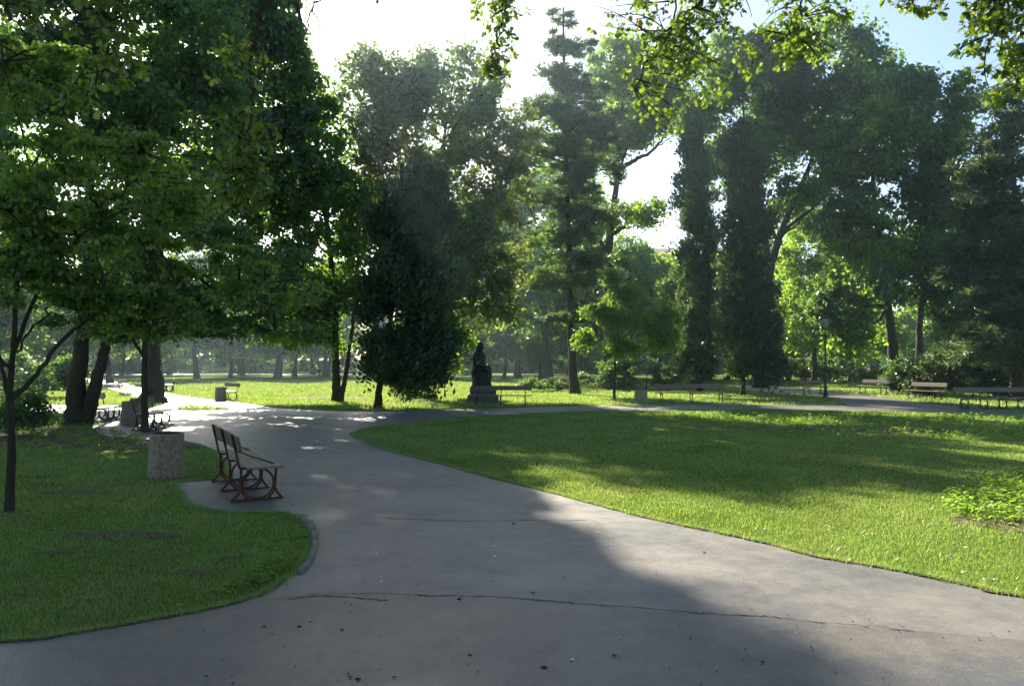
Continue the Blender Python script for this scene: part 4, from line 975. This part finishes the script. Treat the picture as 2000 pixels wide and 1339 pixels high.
# ------------------------------------------------------------------ statue
sx, sy = G(944, 786)
st = empty('statue', (sx, sy, 0)); tag(st, 'dark bronze seated robed figure on a stepped stone plinth', 'statue')
bm = bmesh.new(); box(bm, (0, 0, .17), (1.36, 1.30, .36), bev=.02); box(bm, (0, 0, .40), (1.14, 1.08, .10), bev=.015); link('plinth_base', mesh_of('plinth_base', bm), M['granite'], st)
bm = bmesh.new(); box(bm, (0, 0, .575), (1.16, 1.06, .245), bev=.02); link('plinth_block', mesh_of('plinth_block', bm), M['granite'], st)
T = Tubes(); z0 = .70
def loft(secs, sides=16):   # (cx, cy, z, rx, ry)
    V, Fc = [], []
    for (cx, cy_, z, rx, ry) in secs:
        for k in range(sides):
            a = 2 * math.pi * k / sides; V.append((cx + rx * math.cos(a), cy_ + ry * math.sin(a), z))
    for i in range(len(secs) - 1):
        for k in range(sides):
            Fc.append((i * sides + k, i * sides + (k + 1) % sides, (i + 1) * sides + (k + 1) % sides, (i + 1) * sides + k))
    n = len(V); V += [(secs[0][0], secs[0][1], secs[0][2]), (secs[-1][0], secs[-1][1], secs[-1][2])]
    Vb = bmesh.new(); vs = [Vb.verts.new(v) for v in V]
    for f in Fc: Vb.faces.new([vs[i] for i in f])
    for k in range(sides): Vb.faces.new([vs[n], vs[(k + 1) % sides], vs[k]]); Vb.faces.new([vs[n + 1], vs[(len(secs) - 1) * sides + k], vs[(len(secs) - 1) * sides + (k + 1) % sides]])
    return Vb
fig = bmesh.new()
def merge(b):
    me = bpy.data.meshes.new('tmp'); b.to_mesh(me); b.free(); fig.from_mesh(me); bpy.data.meshes.remove(me)
# figure turned three-quarter to the right: +x is where the knees point
merge(loft([(-.02, 0, z0, .44, .40), (-.02, 0, z0 + .10, .44, .39), (-.06, 0, z0 + .45, .40, .36), (-.08, 0, z0 + .80, .38, .36)]))           # robe over seat block
merge(loft([(-.14, 0, z0 + .6, .33, .37), (-.15, 0, z0 + .95, .27, .33), (-.15, 0, z0 + 1.20, .27, .37), (-.14, 0, z0 + 1.42, .25, .38), (-.13, 0, z0 + 1.55, .19, .29), (-.12, 0, z0 + 1.63, .10, .13), (-.11, 0, z0 + 1.72, .09, .10)]))   # torso, shoulders, neck
merge(loft([(-.11, 0, z0 + 1.62, .10, .11), (-.10, 0, z0 + 1.70, .14, .135), (-.08, 0, z0 + 1.80, .155, .145), (-.08, 0, z0 + 1.90, .15, .14), (-.09, 0, z0 + 1.99, .10, .10), (-.09, 0, z0 + 2.02, .03, .03)]))   # head with long hair
merge(loft([(.055, 0, z0 + 1.70, .05, .06), (.06, 0, z0 + 1.76, .045, .05), (.05, 0, z0 + 1.82, .05, .03), (.03, 0, z0 + 1.87, .05, .03)]))   # beard, nose
merge(loft([(-.13, 0, z0 + 1.50, .14, .17), (-.16, 0, z0 + 1.62, .13, .16), (-.15, 0, z0 + 1.76, .12, .15), (-.13, 0, z0 + 1.88, .10, .13)]))   # hair on the nape
def limb(P, R_):
    t = Tubes(); t.add(smooth_path(np.array(P, float), 5), np.interp(np.linspace(0, 1, (len(P) - 1) * 5 + 1), np.linspace(0, 1, len(R_)), R_), 12)
    me = t.mesh('l'); fig.from_mesh(me)
    bpy.data.meshes.remove(me)
def ball(c, r, s=(1, 1, 1)):
    rr = bmesh.ops.create_icosphere(fig, subdivisions=3, radius=r); bmesh.ops.transform(fig, matrix=Matrix.Translation(c) @ Matrix.Diagonal((*s, 1)), verts=rr['verts'])
for s, kx in ((-1, .30), (1, .24)):
    limb([(-.15, s * .17, z0 + .78), (.05, s * .19, z0 + .82), (kx, s * .20, z0 + .80)], [.17, .16, .13]); ball((kx, s * .20, z0 + .79), .145)
    limb([(kx, s * .20, z0 + .80), (kx + .03, s * .20, z0 + .45), (kx + (.04 if s < 0 else -.05), s * .2, z0 + .08)], [.13, .125, .12]); 
    ball((kx + (.14 if s < 0 else .02), s * .2, z0 + .06), .09, (1.9, .9, .75))
    limb([(-.14, s * .36, z0 + 1.43), (-.16, s * .44, z0 + 1.20), (-.10, s * .42, z0 + .98)], [.115, .105, .09]); ball((-.14, s * .34, z0 + 1.43), .13); ball((-.10, s * .42, z0 + .98), .09)
    limb([(-.10, s * .42, z0 + .98), (.06, s * .36, z0 + .96), (.20, s * .25, z0 + .96)], [.09, .075, .055]); ball((.20, s * .25, z0 + .96), .06, (1.4, 1, .7))
limb([(.22, -.05, z0 + .72), (.30, 0, z0 + .45), (.28, 0, z0 + .1)], [.15, .17, .18])      # robe hanging between the legs
limb([(-.34, .1, z0 + 1.45), (-.42, .1, z0 + 1.0), (-.42, .1, z0 + .5), (-.44, .1, z0 + .05)], [.08, .11, .13, .13])   # cloak down the back
for k in range(5):
    limb([(-.30 + .1 * k, -.34, z0 + .75), (-.32 + .13 * k, -.385, z0 + .4), (-.36 + .15 * k, -.39, z0 + .03)], [.025, .035, .04])
me = mesh_of('seated_figure', fig)
f = link('seated_figure', me, M['bronze'], st)
rm = f.modifiers.new('r', 'REMESH'); rm.mode = 'VOXEL'; rm.voxel_size = .022; rm.use_smooth_shade = True
sm = f.modifiers.new('s', 'SMOOTH'); sm.factor = .6; sm.iterations = 3
f.rotation_euler = (0, 0, R(-22)); f.location = (-.06, 0, 0)
# ------------------------------------------------------------------ lamp posts
def lamp_post(label, px, py, h, group='lamp posts'):
    c = G(px, py); root = empty('lamp_post', (c[0], c[1], 0)); tag(root, label, 'street lamp', group)
    T = Tubes(); T.add([(0, 0, -.02), (0, 0, .25), (0, 0, .3), (0, 0, .9), (0, 0, .95), (0, 0, h - .5)], [.11, .10, .07, .06, .045, .035], 12); link('post', T.mesh('post'), M['lamp_iron'], root)
    T = Tubes(); T.add([(0, 0, h - .52), (0, 0, h - .48), (0, 0, h - .12), (0, 0, h - .1)], [.05, .10, .17, .17], 10); link('lantern', T.mesh('lantern'), M['lamp_glass'], root)
    T = Tubes(); T.add([(0, 0, h - .1), (0, 0, h - .085), (0, 0, h - .02), (0, 0, h + .05)], [.2, .2, .08, .01], 10); link('lamp_cap', T.mesh('lamp_cap'), M['lamp_iron'], root)
lamp_post('dark lamp post with pale lantern between the sunlit bench and the path fork', 1612, 778, 4.1)
lamp_post('thin distant lamp post near the thickest hazy trunk', 623, 734, 5.0)
lamp_post('thin dark post standing in the street opening on the right', 1699, 728.5, 5.5)

# ------------------------------------------------------------------ town edge: building, wall, car
bd = 175.0; bx = (1255 - 1000) / F * bd; bw = 64.0; bh = EYE + (HZ - 500) / F * bd
bld = empty('apartment_building', (bx, bd, 0)); tag(bld, 'beige building with red roof glimpsed low in the sky gap behind trees', 'building')
bm = bmesh.new(); box(bm, (0, 6, bh / 2), (bw, 12, bh)); link('wall', mesh_of('wall', bm), M['plaster'], bld)
bm = bmesh.new(); v = [bm.verts.new(p) for p in ((-bw / 2 - .5, -.5, bh + .02), (bw / 2 + .5, -.5, bh + .02), (bw / 2 + .5, 12.5, bh + .02), (-bw / 2 - .5, 12.5, bh + .02), (-bw / 2 + 3, 6, bh + 2.6), (bw / 2 - 3, 6, bh + 2.6))]
for fc in ((0, 1, 5, 4), (1, 2, 5), (2, 3, 4, 5), (3, 0, 4), (3, 2, 1, 0)): bm.faces.new([v[i] for i in fc])
link('roof', mesh_of('roof', bm), M['roof_tile'], bld)
bm = bmesh.new(); box(bm, (0, 0, 0), (1.5, .12, 1.9)); wf = mesh_of('window', bm)
bm = bmesh.new(); box(bm, (-.33, 0, 0), (.58, .04, 1.7)); box(bm, (.33, 0, 0), (.58, .04, 1.7)); wg = mesh_of('pane', bm)
for r_ in range(6):
    for k in range(14):
        w_ = link('window', wf, M['wall_render'], bld); w_.location = (-bw / 2 + 2.6 + k * 4.5, -.04, 2.4 + r_ * 3.9)
        p_ = link('pane', wg, M['window_glass'], w_); p_.location = (0, -.06, 0)
bm = bmesh.new(); wx0 = (1675 - 1000) / F * 178; wx1 = (1765 - 1000) / F * 178
box(bm, ((wx0 + wx1) / 2, 178, 1.4), (wx1 - wx0 + 6, .4, 2.8)); o = link('garden_wall', mesh_of('garden_wall', bm), M['wall_render']); tag(o, 'pale rendered wall behind the street opening on the right', 'wall')
bm = bmesh.new(); box(bm, ((1725 - 1000) / F * 148, 148, .35), (12, .3, .7)); o = link('low_wall', mesh_of('low_wall', bm), M['wall_render']); tag(o, 'low pale wall at the pavement edge in front of the red car', 'wall')
bm = bmesh.new()
for k in range(26): box(bm, (-160 + k * 8.2, 173, 1.35), (8.0, .35, 2.7)); box(bm, (-164.1 + k * 8.2, 173, 1.5), (.45, .5, 3.0))
o = link('park_wall', mesh_of('park_wall', bm), M['park_wall']); tag(o, 'long dim grey wall glimpsed low behind the far trunks', 'wall')
car = empty('parked_car', ((1716 - 1000) / F * 156, 156, .01), R(20)); tag(car, 'small red car parked in the street beyond the trees', 'car')
bm = bmesh.new(); secs = [(-2.0, .35, .75, .8), (-1.95, .25, .95, .86), (-1.0, .22, 1.0, .88), (1.3, .22, 1.0, .88), (1.95, .25, .9, .86), (2.0, .35, .7, .8)]
vv = []
for y, z0_, z1_, hw in secs: vv.append([bm.verts.new(p) for p in ((-hw, y, z0_), (hw, y, z0_), (hw, y, z1_ - .1), (hw - .1, y, z1_), (-hw + .1, y, z1_), (-hw, y, z1_ - .1))])
for i in range(len(vv) - 1):
    for k in range(6): bm.faces.new([vv[i][k], vv[i][(k + 1) % 6], vv[i + 1][(k + 1) % 6], vv[i + 1][k]])
bm.faces.new(vv[0][::-1]); bm.faces.new(vv[-1]); link('body', mesh_of('body', bm), M['car_red'], car)
bm = bmesh.new(); vv = []
for y, z, hw in ((-1.1, 1.0, .76), (-.45, 1.45, .62), (.9, 1.47, .62), (1.6, 1.0, .74)): vv.append([bm.verts.new((-hw, y, z)), bm.verts.new((hw, y, z))])
for i in range(3): bm.faces.new([vv[i][0], vv[i][1], vv[i + 1][1], vv[i + 1][0]])
bm.faces.new([vv[i][0] for i in range(4)]); bm.faces.new([vv[i][1] for i in (3, 2, 1, 0)]); link('window', mesh_of('window', bm), M['car_glass'], car)
bm = bmesh.new(); box(bm, (0, .22, 1.475), (1.24, 1.4, .03), bev=.01); link('roof', mesh_of('roof', bm), M['car_red'], car)
for x in (-.8, .8):
    for y in (-1.25, 1.25):
        T = Tubes(); T.add([(x - .1, y, .31), (x - .09, y, .31), (x + .09, y, .31), (x + .1, y, .31)], [.02, .31, .31, .02], 16); link('wheel', T.mesh('wheel'), M['tyre_rubber'], car)
for x in (-.6, .6):
    bm = bmesh.new(); box(bm, (x, -1.99, .68), (.3, .06, .16), bev=.02); link('headlight', mesh_of('headlight', bm), M['headlamp'], car)

# ------------------------------------------------------------------ haze
bm = bmesh.new(); box(bm, (0, 130, 16.5), (640, 380, 35)); hz = mesh_of('haze', bm)
mh, nt, out = new_mat('haze_air'); pv = nt.nodes.new('ShaderNodeVolumePrincipled'); pv.inputs['Color'].default_value = (.58, .78, 1.0, 1)
pv.inputs['Density'].default_value = .00042; pv.inputs['Anisotropy'].default_value = .72
nt.links.new(pv.outputs[0], out.inputs['Volume'])
o = link('haze', hz, mh); o['kind'] = 'stuff'
